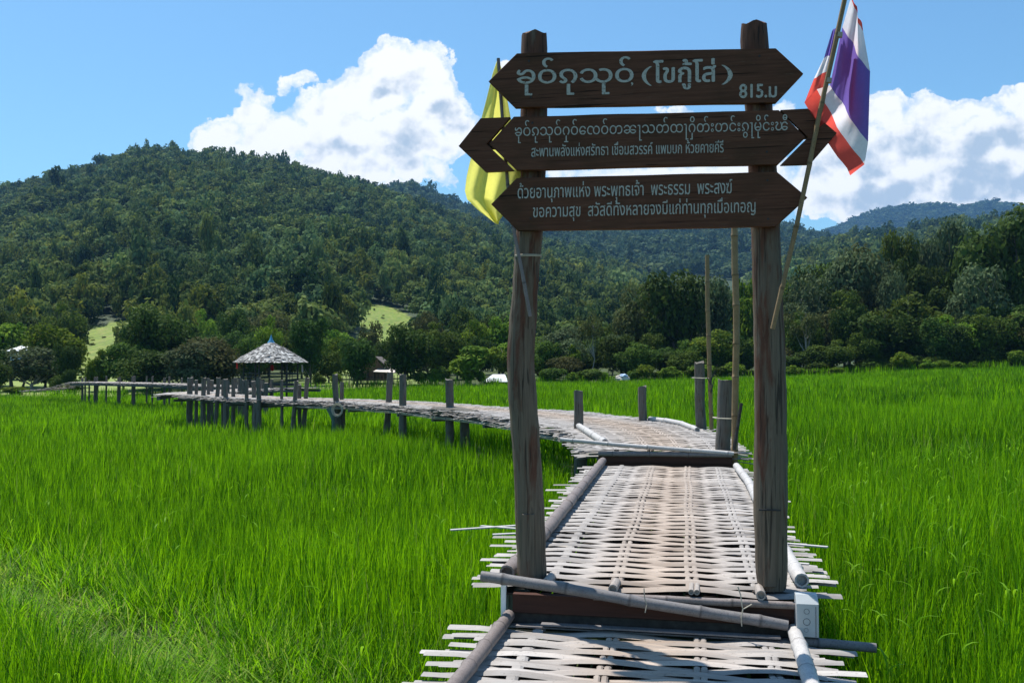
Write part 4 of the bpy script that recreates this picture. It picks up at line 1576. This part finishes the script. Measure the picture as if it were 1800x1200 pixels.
# battens that carry the loose arrow ends from behind
mb = MB()
for x0, x1, y in ((822, 935, 256), (1340, 1455, 238)):
    a, b = atplane(x0, y, loc(0, FT + .050, 0), E2), atplane(x1, y - 2, loc(0, FT + .050, 0), E2)
    mb.bar(a, b, .02, .05)
mb.build('batten', M['plank'], b2, org=gate.location)
for bd, pts in ((b1, [(930, 108), (933, 171), (1335, 99), (1340, 165)]), (b2, [(936, 216), (936, 277), (1347, 206), (1348, 267)]), (b3, [(933, 384), (940, 330), (1349, 317), (1350, 385)])):
    mb = MB()
    for x, y in pts:
        c = atplane(x, y, BP, E2)
        mb.tube([c + E2 * .004, c - E2 * .003], .006, 10)
    mb.build('nail', M['dark'], bd, org=gate.location)


def area2(P):
    return sum(P[i - 1][0] * P[i][1] - P[i][0] * P[i - 1][1] for i in range(len(P))) / 2


def inside2(p, P):
    c = False
    for i in range(len(P)):
        a, b = P[i - 1], P[i]
        if (a[1] > p[1]) != (b[1] > p[1]) and p[0] < (b[0] - a[0]) * (p[1] - a[1]) / (b[1] - a[1]) + a[0]:
            c = not c
    return c


def text_groups(body):
    """outlines of a line of writing, grouped as [outer, hole, hole...]"""
    cu = bpy.data.curves.new('writing', 'FONT')
    cu.body = body
    o = bpy.data.objects.new('writing', cu)
    COL.objects.link(o)
    bpy.context.view_layer.update()
    dg = bpy.context.evaluated_depsgraph_get()
    ev = o.evaluated_get(dg)
    crv = ev.to_curve(dg)
    polys = []
    for sp in crv.splines:
        b = sp.bezier_points
        P = []
        for i in range(len(b)):
            q = b[(i + 1) % len(b)]
            if b[i].handle_right_type == 'VECTOR' and q.handle_left_type == 'VECTOR':
                seg = [b[i].co]
            else:
                seg = interpolate_bezier(b[i].co, b[i].handle_right, q.handle_left, q.co, 7)[:-1]
            for v in seg:
                v = Vector((v[0], v[1]))
                if not P or (v - P[-1]).length > 1e-4:
                    P.append(v)
        if len(P) > 2 and (P[0] - P[-1]).length < 1e-4:
            P.pop()
        if len(P) > 2:
            polys.append(P)
    ev.to_curve_clear()
    bpy.data.objects.remove(o)
    bpy.data.curves.remove(cu)
    hole = [any(q is not p and area2(q) * area2(p) < 0 and abs(area2(q)) > abs(area2(p)) and inside2(p[0], q) for q in polys) for p in polys]
    G = [[p] for p, h in zip(polys, hole) if not h]
    for p, h in zip(polys, hole):
        if h:
            c = [g for g in G if area2(g[0]) * area2(p) < 0 and inside2(p[0], g[0])]
            if c:
                min(c, key=lambda g: abs(area2(g[0]))).append(p)
    return G


def lettering(parent, lines):
    """each line: text, four picture corners (left top, right top, left bottom, right bottom), extra stroke weight"""
    V, Fc = [], []
    for body, lt, rt, lb, rb, fat in lines:
        G = text_groups(body)
        A = [p for g in G for p in g[0]]
        x0, x1 = min(p.x for p in A), max(p.x for p in A)
        y0, y1 = min(p.y for p in A), max(p.y for p in A)
        jobs = [(g, dx, dy) for dx, dy in ([(0, 0)] if not fat else [(-fat, 0), (fat, 0), (0, fat * .7), (0, -fat * .7)]) for g in G]
        for gi, (g, dx, dy) in enumerate(jobs):
            lay = .0012 + .00015 * (gi % 23)
            plane = loc(0, FT - lay, 0)
            flat = [p for q in g for p in q]
            tri = tessellate_polygon([[Vector((p.x, p.y, 0)) for p in q] for q in g])
            b = len(V)
            for p in flat:
                u, v = (p.x + dx - x0) / (x1 - x0), (p.y + dy - y0) / (y1 - y0)
                px = (lb[0] + (rb[0] - lb[0]) * u) * (1 - v) + (lt[0] + (rt[0] - lt[0]) * u) * v
                py = (lb[1] + (rb[1] - lb[1]) * u) * (1 - v) + (lt[1] + (rt[1] - lt[1]) * u) * v
                V.append(atplane(px, py, plane, E2) - gate.location)
            Fc += [tuple(b + i for i in t) for t in tri]
    me = bpy.data.meshes.new('lettering')
    me.from_pydata([tuple(v) for v in V], [], Fc)
    bm = bmesh.new()
    bm.from_mesh(me)
    for f in bm.faces:
        f.normal_update()
        if f.normal.dot(E2) > 0:
            f.normal_flip()
    bm.to_mesh(me)
    bm.free()
    me.update()
    return link('lettering', me, M['paint'], parent)


lettering(b1, [('ၶုဝ်ၵုသုဝ်', (909, 103), (1113, 99.5), (909, 168), (1113, 165), .014),
               ('(', (1128, 117), (1146, 117), (1128, 151), (1146, 151), .0), (')', (1268, 114.5), (1288, 114.5), (1268, 149), (1288, 149), .0),
               ('โขกู้โส่', (1149, 106), (1258, 103), (1149, 158), (1258, 156), .020),
               ('815.ม', (1300, 148.5), (1365, 147.5), (1300, 172.5), (1365, 171), .026), (',', (1109, 145), (1113, 145), (1109, 151), (1113, 151), 0)])
lettering(b2, [('ၶုဝ်ၵုသုဝ်ႁုဝ်ေၸဝ်တၼႃသတ်ထႃႁိတ်းတင်းၵွႃမိုင်းၽီ', (905, 212), (1385, 201), (905, 252), (1385, 242), .0),
               ('สะพานพลังแห่งศรัทธา เชื่อมสวรรค์ แพมบก ห้วยคายคีรี', (934, 253), (1272, 245), (934, 276), (1272, 268), .010)])
lettering(b3, [('ด้วยอานุภาพแห่ง พระพุทธเจ้า  พระธรรม  พระสงฆ์', (910, 322), (1287, 312), (910, 357), (1287, 348), .006),
               ('ขอความสุข  สวัสดีทั้งหลายจงมีแก่ท่านทุกเมื่อเทอญ', (937, 356), (1328, 346), (937, 390), (1328, 381), .006)])

# grey junction box at the right end of the step
bx = loc(1.585, -.06, ZM - .160)
jb = empty('junction_box', tuple(bx), 'pale grey plastic junction box with round knockouts beside the right gate post', 'electrical box')
w, h, dp, ch_ = .054, .205, .10, .045
prof = [(-dp / 2, 0), (-dp / 2, h - ch_ * .85), (-dp / 2 + ch_, h), (dp / 2, h), (dp / 2, 0)]
mb = MB()
poly = [bx - E1 * w + E2 * a + Vector((0, 0, z)) for a, z in prof]
mb.prism(poly, E1 * (2 * w), bevel=.004)
mb.build('body', M['box'], jb)
for (x, z, r) in ((-.005, h - .075, .014), (-.005, h - .128, .018), (-.008, .035, .011)):
    mb = MB()
    c = bx + E1 * x + E2 * (-dp / 2 - .0015) + Vector((0, 0, z))
    n = 20
    V = [c + E1 * math.cos(2 * math.pi * k / n) * q + Vector((0, 0, math.sin(2 * math.pi * k / n) * q)) for q in (r, r * .88) for k in range(n)]
    mb.add(V, [(k, (k + 1) % n, n + (k + 1) % n, n + k) for k in range(n)])
    mb.build('knockout', M['dark'], jb)
mb = MB()
mb.box(bx + E1 * .04 + E2 * (-dp / 2 - .001) + Vector((0, 0, h * .38)), E1 * .001, E2 * .001, Vector((0, 0, h * .38)))
mb.build('seam', M['dark'], jb)

# ---------------------------------------------------------------- flags
def cloth(name, rows, mats, parent, org, mi=None, fold=.02, nf=5, thick=.0):
    """cloth from a lattice of points (rows of equal length), subdivided and rippled"""
    rows = [[Vector(p) for p in r] for r in rows]
    nr, nc = len(rows), len(rows[0])
    S = 6
    V, Fc, MI = [], [], []
    H, Wd = (nr - 1) * S + 1, (nc - 1) * S + 1
    for i in range(H):
        a = min(i // S, nr - 2)
        fa = (i - a * S) / S
        for j in range(Wd):
            b = min(j // S, nc - 2)
            fb = (j - b * S) / S
            p = rows[a][b].lerp(rows[a][b + 1], fb).lerp(rows[a + 1][b].lerp(rows[a + 1][b + 1], fb), fa)
            u, v = i / (H - 1), j / (Wd - 1)
            r = fold * (math.sin(v * nf * 3.3 + u * 2.1) + .5 * math.sin(v * nf * 6.1 + u * 5 + 1)) * (.25 + .75 * u if mi is None else min(1, .2 + v * 1.2))
            V.append(p + E2 * r)
    for i in range(H - 1):
        for j in range(Wd - 1):
            Fc.append((i * Wd + j, i * Wd + j + 1, (i + 1) * Wd + j + 1, (i + 1) * Wd + j))
            MI.append(mi[min(i // S, nr - 2)] if mi else 0)
    me = bpy.data.meshes.new(name)
    me.from_pydata([tuple(v - Vector(org)) for v in V], [], Fc)
    for m in mats:
        me.materials.append(m)
    me.polygons.foreach_set('material_index', MI)
    me.polygons.foreach_set('use_smooth', [True] * len(Fc))
    me.update()
    return link(name, me, None, parent)


def gp(px, py, t):
    return atplane(px, py, loc(0, t, 0), E2)


FTT = FT - .035                                        # plane of the right flag pole, just in front of the boards
pole_pts = [(1358, 578), (1385, 462), (1412, 345), (1437, 215), (1462, 105), (1487, -10), (1500, -75)]
org = gp(1358, 578, FTT)
fl = empty('flag', tuple(org), 'red, white and blue striped flag on a slanted bamboo pole beside the right board tips', 'flag')
bamboo(fl, 'flag_pole', [gp(x, y, FTT) for x, y in pole_pts], .0125, 'pole_tan', .34, 81, inset=False)
S0 = [(1494, -14), (1496, -4), (1481, 48), (1459, 150), (1436, 157), (1414, 180)]
S1 = [(1505, 15), (1506, 26), (1502, 84), (1489, 196), (1472, 222), (1452, 244)]
S2 = [(1515, 42), (1516.5, 57), (1528, 128), (1524, 252), (1518, 291), (1494, 309)]
rows = [[gp(*p, FTT + .03), gp(*q, FTT + .05), gp(*r_, FTT + .04)] for p, q, r_ in zip(S0, S1, S2)]
cloth('flag_cloth', rows, [M['flag_red'], M['flag_white'], M['flag_blue']], fl, org, [0, 1, 2, 1, 0], fold=.024, nf=3.1)
B0 = [(1473, 47), (1464, 97), (1460, 122), (1456, 152)]
B1 = [(1463, 54), (1449, 101), (1431, 138), (1414, 181)]
rows = [[gp(*p, FTT + .06), gp(*[(a + b) / 2 for a, b in zip(p, q)], FTT + .09), gp(*q, FTT + .07)] for p, q in zip(B0, B1)]
cloth('flag_fold', rows, [M['flag_red'], M['flag_white'], M['flag_blue']], fl, org, [2, 1, 0], fold=.010, nf=2)
rows = [[gp(*p, FTT + .10), gp(*q, FTT + .11)] for p, q in (((1478, 58), (1499, 84)), ((1470, 110), (1506, 150)), ((1476, 160), (1512, 205)), ((1494, 214), (1514, 236)))]
cloth('flag_fold', rows, [M['flag_red']], fl, org, [0, 0, 0], fold=.006, nf=2)
for x, y in ((1456, 142), (1475, 62)):
    mb = MB()
    c = gp(x, y, FTT)
    mb.tube([c + Vector((0, 0, -.012)), c + Vector((.003, 0, .012))], .017, 8)
    mb.build('tie', M['rope'], fl)

org = gp(932, 556, FT - .0)
fl = empty('flag', tuple(org), 'plain yellow flag hanging on a thin pole behind the left ends of the sign boards', 'flag')
pl = [(932, 556, -.02), (918, 480, -.015), (903, 404, .01), (893, 330, .07), (887, 260, .075), (881, 180, .075), (876, 103, .075)]
bamboo(fl, 'flag_pole', [gp(x, y, FT + t) for x, y, t in pl], .0105, 'pole_brown', .3, 83, inset=False)
YR = [(104, 874, 877), (130, 865, 884), (170, 855, 891), (207, 845, 898), (250, 834, 907), (283, 825, 915), (310, 819, 917), (335, 816, 911), (350, 820, 904), (370, 841, 895), (393, 871, 877)]
rows = [[gp(a + (b - a) * q, y, FT + .10 + .015 * math.sin(q * 5 + y * .02)) for q in (0, .25, .5, .75, 1)] for y, a, b in YR]
cloth('flag_cloth', rows, [M['flag_yellow']], fl, org, None, fold=.040, nf=3.0)

# ---------------------------------------------------------------- pavilion and huts beyond the rice
PY = 54.0
pc = at(476, 684, PY)
pav = empty('pavilion', tuple(pc), 'round open pavilion with a grey leaf-thatched conical roof and a blue tin spire', 'pavilion')


def pz(y):
    return CZ + (640 - y) / F * PY


RR = 64 / F * PY
mb = MB()
rr_ = random.Random(4)
apex, eave = pz(602), pz(637)
for lv in range(17):                                   # courses of dried leaves, each tilted over the one below
    q = lv / 16
    rad = RR * (1 - q) + .12 * q
    z = eave + (apex - eave) * (q ** .92)
    n = int(12 + rad * 95)
    for k in range(n):
        a = 2 * math.pi * (k + rr_.random() * .8) / n
        c, s_ = math.cos(a), math.sin(a)
        o, t = Vector((c, s_, 0)), Vector((-s_, c, 0))
        w, l = rr_.uniform(.03, .085), rr_.uniform(.13, .25)
        p = Vector((pc.x, pc.y, z)) + o * (rad + rr_.uniform(-.03, .05)) + Vector((0, 0, rr_.uniform(-.02, .045)))
        up = -o * l * .86 + Vector((0, 0, l * rr_.uniform(.25, .55)))
        mb.add([p - t * w, p + t * w, p + up + t * w * .8, p + up - t * w * .8], [(0, 1, 2, 3)], min(1, max(0, rr_.gauss(.46, .33))))
n = 32
V = [Vector((pc.x + math.cos(6.2832 * k / n) * RR * .97, pc.y + math.sin(6.2832 * k / n) * RR * .97, eave + .01)) for k in range(n)] + [Vector((pc.x, pc.y, apex - .02))]
mb.add(V, [(k, (k + 1) % n, n) for k in range(n)], .1)
roof = mb.build('roof', M['thatch'], pav)
mb = MB()
mb.tube([Vector((pc.x, pc.y, pz(606))), Vector((pc.x, pc.y, pz(602))), Vector((pc.x, pc.y, pz(597))), Vector((pc.x, pc.y, pz(588)))], [.26, .22, .10, .012], 12)
mb.build('spire', M['blue'], roof, smooth=True, org=pav.location)
floor_z = pz(674)
PR = RR * .72
for k in range(6):
    a = 6.2832 * k / 6 + .35
    x, y = pc.x + math.cos(a) * PR, pc.y + math.sin(a) * PR
    mb = MB()
    mb.tube([(x, y, gz(x, y) - .2), (x, y, eave + .1)], .052, 8, wob=.05, seed=k)
    mb.build('post', M['dark'], pav)
mb = MB()
V = [Vector((pc.x + math.cos(6.2832 * k / 24) * PR * 1.08, pc.y + math.sin(6.2832 * k / 24) * PR * 1.08, floor_z)) for k in range(24)]
mb.prism(V, Vector((0, 0, -.12)))
mb.build('floor', M['plank'], pav)
for k in range(6):
    a, b = 6.2832 * k / 6 + .35, 6.2832 * (k + 1) / 6 + .35
    if k in (4,):
        continue                                       # the way in from the walkway
    mb = MB()
    for z in (.22, .42, .62):
        p, q = Vector((pc.x + math.cos(a) * PR, pc.y + math.sin(a) * PR, floor_z + z)), Vector((pc.x + math.cos(b) * PR, pc.y + math.sin(b) * PR, floor_z + z))
        mb.bar(p, q, .035, .05)
    m_ = Vector((pc.x + (math.cos(a) + math.cos(b)) / 2 * PR, pc.y + (math.sin(a) + math.sin(b)) / 2 * PR, floor_z))
    mb.bar(m_, m_ + Vector((0, 0, .64)), .03, .03, up=(1, 0, 0))
    mb.build('railing', M['dark'], pav)
for px, y0, y1, m, lab in ((478, 641, 652, 'red_banner', 'small red paper lantern hanging in the middle of the pavilion'), (416, 637, 648, 'red_banner', 'thin red streamer hanging from the left eave of the pavilion'),
                           (531, 641, 654, 'pale_banner', 'thin pale streamer hanging from the right eave of the pavilion')):
    Y = PY - (.2 if px == 478 else 0)
    a, b = at(px, y0, Y), at(px + 1, y1, Y)
    mb = MB()
    if px == 478:
        mb.tube([a, a.lerp(b, .15), a.lerp(b, .5), a.lerp(b, .85), b], [.03, .09, .105, .09, .04], 10)
    else:
        w = .05
        P = [a.lerp(b, q / 5) for q in range(6)]
        mb.add([p + Vector((sx * w, .03 * math.sin(i * 1.3), 0)) for i, p in enumerate(P) for sx in (-1, 1)], [(2 * i, 2 * i + 1, 2 * i + 3, 2 * i + 2) for i in range(5)])
    nm = 'lantern' if px == 478 else 'streamer'
    tag(mb.build(nm, M[m], None, smooth=px == 478), lab, nm)

# stilt hut under the trees
HY = 84.0
hx = lambda px: (px - 900) / F * HY
hz = lambda y: CZ + (640 - y) / F * HY
hut = empty('stilt_hut', (hx(652), HY, gz(hx(652), HY)), 'brown wooden stilt hut with a grey tin gable roof half hidden by a tree', 'hut')
mb = MB()
mb.box((hx(650), HY + 2, (hz(668) + hz(652)) / 2), (hx(680) - hx(650), 0, 0), (0, 1.6, 0), (0, 0, (hz(652) - hz(668)) / 2))
w_ = mb.build('wall', M['hut'], hut)
mb = MB()
mb.add([(hx(634), HY + .38, hz(653)), (hx(678), HY + .38, hz(653)), (hx(660), HY + .38, hz(630))], [(0, 1, 2)])
mb.build('gable', M['hutpale'], hut)
mb = MB()
for sx in (-1, 1):
    e, r_ = hx(660 + sx * 24), hx(660)
    mb.prism([(r_, HY - .3, hz(627)), (e, HY - .3, hz(647.5)), (e, HY + 4, hz(647.5)), (r_, HY + 4, hz(627))], Vector((sx * .02, 0, .05)))
mb.build('roof', M['tin'], hut)
mb = MB()
mb.prism([(hx(662), HY - 2.0, hz(653.5)), (hx(701), HY - 2.0, hz(655.5)), (hx(697), HY + .3, hz(649.5)), (hx(664), HY + .3, hz(648.5))], Vector((0, 0, .06)))
mb.build('awning', M['sack'], hut)
for i, px in enumerate((622, 634, 646, 658, 670, 682, 695)):
    mb = MB()
    y = HY - (1.9 if px > 660 else -.3)
    mb.tube([(hx(px), y, gz(hx(px), y) - .2), (hx(px), y, hz(654))], .07, 6)
    mb.build('stilt', M['plank'], hut)
for z in (663, 668):
    mb = MB()
    mb.bar((hx(618), HY - .4, hz(z)), (hx(688), HY - .4, hz(z)), .06, .07)
    mb.build('railing', M['plank'], hut)
mb = MB()
for px in range(584, 706, 6):
    y = 79.0
    x = (px - 900) / F * y
    mb.tube([(x, y, gz(x, y) - .2), (x + .05, y, CZ + (640 - 661 + (px % 5)) / F * y)], .03, 5)
for zz in (666, 670):
    mb.bar(((584 - 900) / F * 79, 79.05, CZ + (640 - zz) / F * 79), ((704 - 900) / F * 79, 79.05, CZ + (640 - zz) / F * 79), .03, .04)
tag(mb.build('stake_fence', M['hut'], None), 'thin stick fence along the field edge in front of the stilt hut', 'fence')


def low_house(name, px0, px1, ytop, yeave, ybase, Y, roofm, wallm, label, cat, ridge=.35):
    X = lambda p: (p - 900) / F * Y
    Z = lambda y: CZ + (640 - y) / F * Y
    o = empty(name, (X((px0 + px1) / 2), Y, Z(ybase)), label, cat)
    mb = MB()
    xa, xb = X(px0), X(px1)
    mb.prism([(xa, Y - .4, Z(yeave)), (xb, Y - .4, Z(yeave)), (xb - (xb - xa) * ridge * .4, Y + 2.5, Z(ytop)), (xa + (xb - xa) * ridge, Y + 2.5, Z(ytop))], Vector((0, .05, .06)))
    mb.prism([(xa, Y + 5, Z(yeave)), (xb, Y + 5, Z(yeave)), (xb - (xb - xa) * ridge * .4, Y + 2.56, Z(ytop)), (xa + (xb - xa) * ridge, Y + 2.56, Z(ytop))], Vector((0, -.02, .06)))
    mb.build('roof', M[roofm], o)
    mb = MB()
    w = (xb - xa) * .44
    mb.box(((xa + xb) / 2, Y + 2.4, (Z(yeave) + Z(ybase)) / 2 - .3), (w, 0, 0), (0, 2.2, 0), (0, 0, (Z(yeave) - Z(ybase)) / 2 + .25))
    mb.build('wall', M[wallm], o)
    return o


low_house('shed', 850, 893, 659.5, 671, 674, 80, 'white_tin', 'hut', 'low shed with a bright white tin roof just left of the left gate post', 'shed')
low_house('house', 14, 49, 605, 617, 624, 88, 'white_tin', 'blue_tin', 'house with a pale roof showing between the trees at the far left', 'house', .2)
tn = empty('covered_heap', tuple(at(1094, 668, 78.3)), 'pale heap under a tarpaulin with a blue sheet on top at the field edge', 'heap')
for nm, m, px, py, w, h_, s in (('tarpaulin', 'sack', 1094, 667, 14, 9, 3), ('blue_sheet', 'blue_tin', 1096, 660.5, 8, 4, 5)):
    c = at(px, py, 78.3)
    mb = MB()
    rr_ = random.Random(s)
    nn, rings = 14, 5
    V = []
    for i in range(rings + 1):
        q = i / rings * math.pi / 2
        for k in range(nn):
            a = 6.2832 * k / nn
            r = rr_.uniform(.88, 1.1)
            V.append(c + Vector((math.cos(a) * math.cos(q) * w / F * 78 * r, math.sin(a) * math.cos(q) * .5 * r, math.sin(q) * h_ / F * 78 * r - .02)))
    mb.add(V, [(i * nn + k, i * nn + (k + 1) % nn, (i + 1) * nn + (k + 1) % nn, (i + 1) * nn + k) for i in range(rings) for k in range(nn)])
    mb.build(nm, M[m], tn)

# ---------------------------------------------------------------- rice
def build_rice():
    g = np.random.default_rng(5)
    VV, QQ, TT = [], [], []
    base = 0
    Ox, Oy = O.x, O.y

    def seg_dist(x, y, ax, ay, bx, by):
        dx, dy = bx - ax, by - ay
        t = np.clip(((x - ax) * dx + (y - ay) * dy) / (dx * dx + dy * dy), 0, 1)
        return np.hypot(x - ax - t * dx, y - ay - t * dy)
    # (near, far, density per square metre, blade width, segments)
    for (a, b, den, wd, ns) in ((1.2, 7, 1250, .0085, 4), (7, 14, 620, .012, 3), (14, 30, 210, .022, 2), (30, 79, 52, .046, 2)):
        um = .80 if a < 10 else .70
        area = um * (b * b - a * a)
        n = int(area * den)
        ncl = n // 13
        Yc = np.sqrt(g.uniform(a * a, b * b, ncl))
        Xc = g.uniform(-um, um, ncl) * Yc
        sp = .045 + .006 * a
        X = np.repeat(Xc, 13) + g.normal(size=ncl * 13) * sp
        Y = np.repeat(Yc, 13) + g.normal(size=ncl * 13) * sp
        tc = np.repeat(g.normal(size=ncl) * .12, 13)
        hc = np.repeat(g.uniform(.80, 1.12, ncl), 13)
        s = (X - Ox) * E1.x + (Y - Oy) * E1.y
        t = (X - Ox) * E2.x + (Y - Oy) * E2.y
        keep = ~((s > .0) & (s < 1.52) & (t < 6.4))
        # nothing grows through the deck of the far section
        for i in range(len(L3) - 1):
            c0, c1 = (L3[i] + R3[i]) / 2, (L3[i + 1] + R3[i + 1]) / 2
            keep &= seg_dist(X, Y, c0.x, c0.y, c1.x, c1.y) > .72
        # trodden furrow across the left foreground and a bund on the right
        d1 = np.minimum(seg_dist(X, Y, -7.5, 11.6, -2.2, 6.5), seg_dist(X, Y, -2.2, 6.5, -.55, 4.3))
        d1 = d1 + (vnoise(X * 2, Y * 2) - .5) * .45
        d2 = seg_dist(X, Y, 5.0, 17.9, 14, 17.2) + (vnoise(X * 1.1, Y * 1.6) - .5) * .8
        fl = np.exp(-(d1 / .60) ** 2) + .75 * np.exp(-(d2 / .45) ** 2)
        keep &= g.random(len(X)) > fl * .30
        X, Y, tc, hc, fl, t, s = X[keep], Y[keep], tc[keep], hc[keep], fl[keep], t[keep], s[keep]
        n = len(X)
        near_deck = np.exp(-(np.minimum(np.abs(s), np.abs(s - 1.52)) / .35) ** 2) * (t < 6.4)
        h = g.uniform(.50, .76, n) * hc * (1 - .58 * np.clip(fl, 0, 1)) * (.80 + .40 * fbm(X * .22 + 9, Y * .22 + 4, 3)) * (1 - .12 * near_deck)
        h = np.where(X > 1.4, h * (1 + .10 * np.exp(-((X - 3) / 2.5) ** 2)), h)
        zb = ground(X, Y) - .02
        ph = g.uniform(0, 6.283, n)
        lean = np.abs(g.normal(size=n)) * .11 + .02 + .9 * np.clip(fl, 0, 1) * g.random(n)
        bend = g.gamma(1.4, .065, n) + .85 * np.clip(fl, 0, 1) * g.random(n)
        dx, dy = np.cos(ph), np.sin(ph)
        fa = ph + 1.57 + g.normal(size=n) * .5
        wx, wy = np.cos(fa), np.sin(fa)
        w = wd * g.uniform(.65, 1.25, n)
        tint = np.clip(.40 + tc * 1.3 + g.normal(size=n) * .22 + .17 * (fbm(X * .35, Y * .35 + 30, 3) - .45) * 2 + .30 * (fbm(X * .06 + 8, Y * .22 + 3, 3) - .45), 0, .78)
        tint = np.where(g.random(n) < .014 + .42 * np.clip(fl, 0, 1), g.uniform(.82, 1.0, n), tint)
        rows = []
        for k in range(ns + 1):
            q = k / ns
            r = (lean * q + bend * q ** 2.4) * h
            z = zb + h * (q - .42 * bend * q ** 3)
            ww = w * (.75 + .5 * q) * (1 - q ** 2.2) + .0006
            cx, cy = X + dx * r, Y + dy * r
            rows.append(np.stack([cx - wx * ww / 2, cy - wy * ww / 2, z, cx + wx * ww / 2, cy + wy * ww / 2, z], -1))
        B = np.stack(rows, 1).reshape(n, -1, 3)
        m = B.shape[1]
        q0 = np.array([[2 * k, 2 * k + 1, 2 * k + 3, 2 * k + 2] for k in range(ns)])
        VV.append(B.reshape(-1, 3))
        QQ.append((np.arange(n)[:, None, None] * m + q0[None] + base).reshape(-1, 4))
        TT.append(np.repeat(tint, m))
        base += n * m
    # ears of rice nodding above the leaves on the right
    n = 420
    Y = np.sqrt(g.uniform(2.4 ** 2, 14 ** 2, n))
    X = np.where(g.random(n) < .8, g.uniform(.22, .7, n), g.uniform(-.6, .1, n)) * Y
    s = (X - Ox) * E1.x + (Y - Oy) * E1.y
    k_ = (s < -.25) | (s > 1.9)
    X, Y = X[k_], Y[k_]
    n = len(X)
    ph = g.uniform(0, 6.283, n)
    zt = ground(X, Y) + g.uniform(.55, .74, n)
    L = g.uniform(.13, .20, n)
    cx, cy = np.cos(ph), np.sin(ph)
    for side in (0, 1.57):
        wx, wy = np.cos(ph + 1.57 + side), np.sin(ph + 1.57 + side)
        rows = []
        for q, ww in ((0, .0015), (.2, .005), (.45, .0065), (.75, .0055), (1, .0015)):
            r = L * (.15 * q + .55 * q * q)
            z = zt + L * (q * .95 - .5 * q * q)
            rows.append(np.stack([X + cx * r - wx * ww, Y + cy * r - wy * ww, z, X + cx * r + wx * ww, Y + cy * r + wy * ww, z], -1))
        B = np.stack(rows, 1).reshape(n, -1, 3)
        m = B.shape[1]
        q0 = np.array([[2 * k, 2 * k + 1, 2 * k + 3, 2 * k + 2] for k in range(4)])
        VV.append(B.reshape(-1, 3))
        QQ.append((np.arange(n)[:, None, None] * m + q0[None] + base).reshape(-1, 4))
        TT.append(np.full(n * m, .84))
        base += n * m
    me = quads_mesh('rice', np.concatenate(VV), np.concatenate(QQ), np.concatenate(TT))
    o = link('rice', me, M['grass'])
    tag(o, 'bright green young rice filling the whole field around the walkway', 'rice', kind='stuff')


build_rice()

# ---------------------------------------------------------------- haze
HAZE = 0.00011
mb = MB()
mb.box((0, 1700, 250), (3600, 0, 0), (0, 1760, 0), (0, 0, 262))
mh = bpy.data.materials.new('valley_haze')
mh.use_nodes = True
nt = mh.node_tree
nt.nodes.remove(nt.nodes['Principled BSDF'])
pv = nt.nodes.new('ShaderNodeVolumePrincipled')
pv.inputs['Color'].default_value = (.26, .56, 1.0, 1)
pv.inputs['Density'].default_value = HAZE
nt.links.new(pv.outputs[0], nt.nodes['Material Output'].inputs['Volume'])
tag(mb.build('haze', mh, None), 'thin blue haze in the valley air', 'haze', kind='stuff')
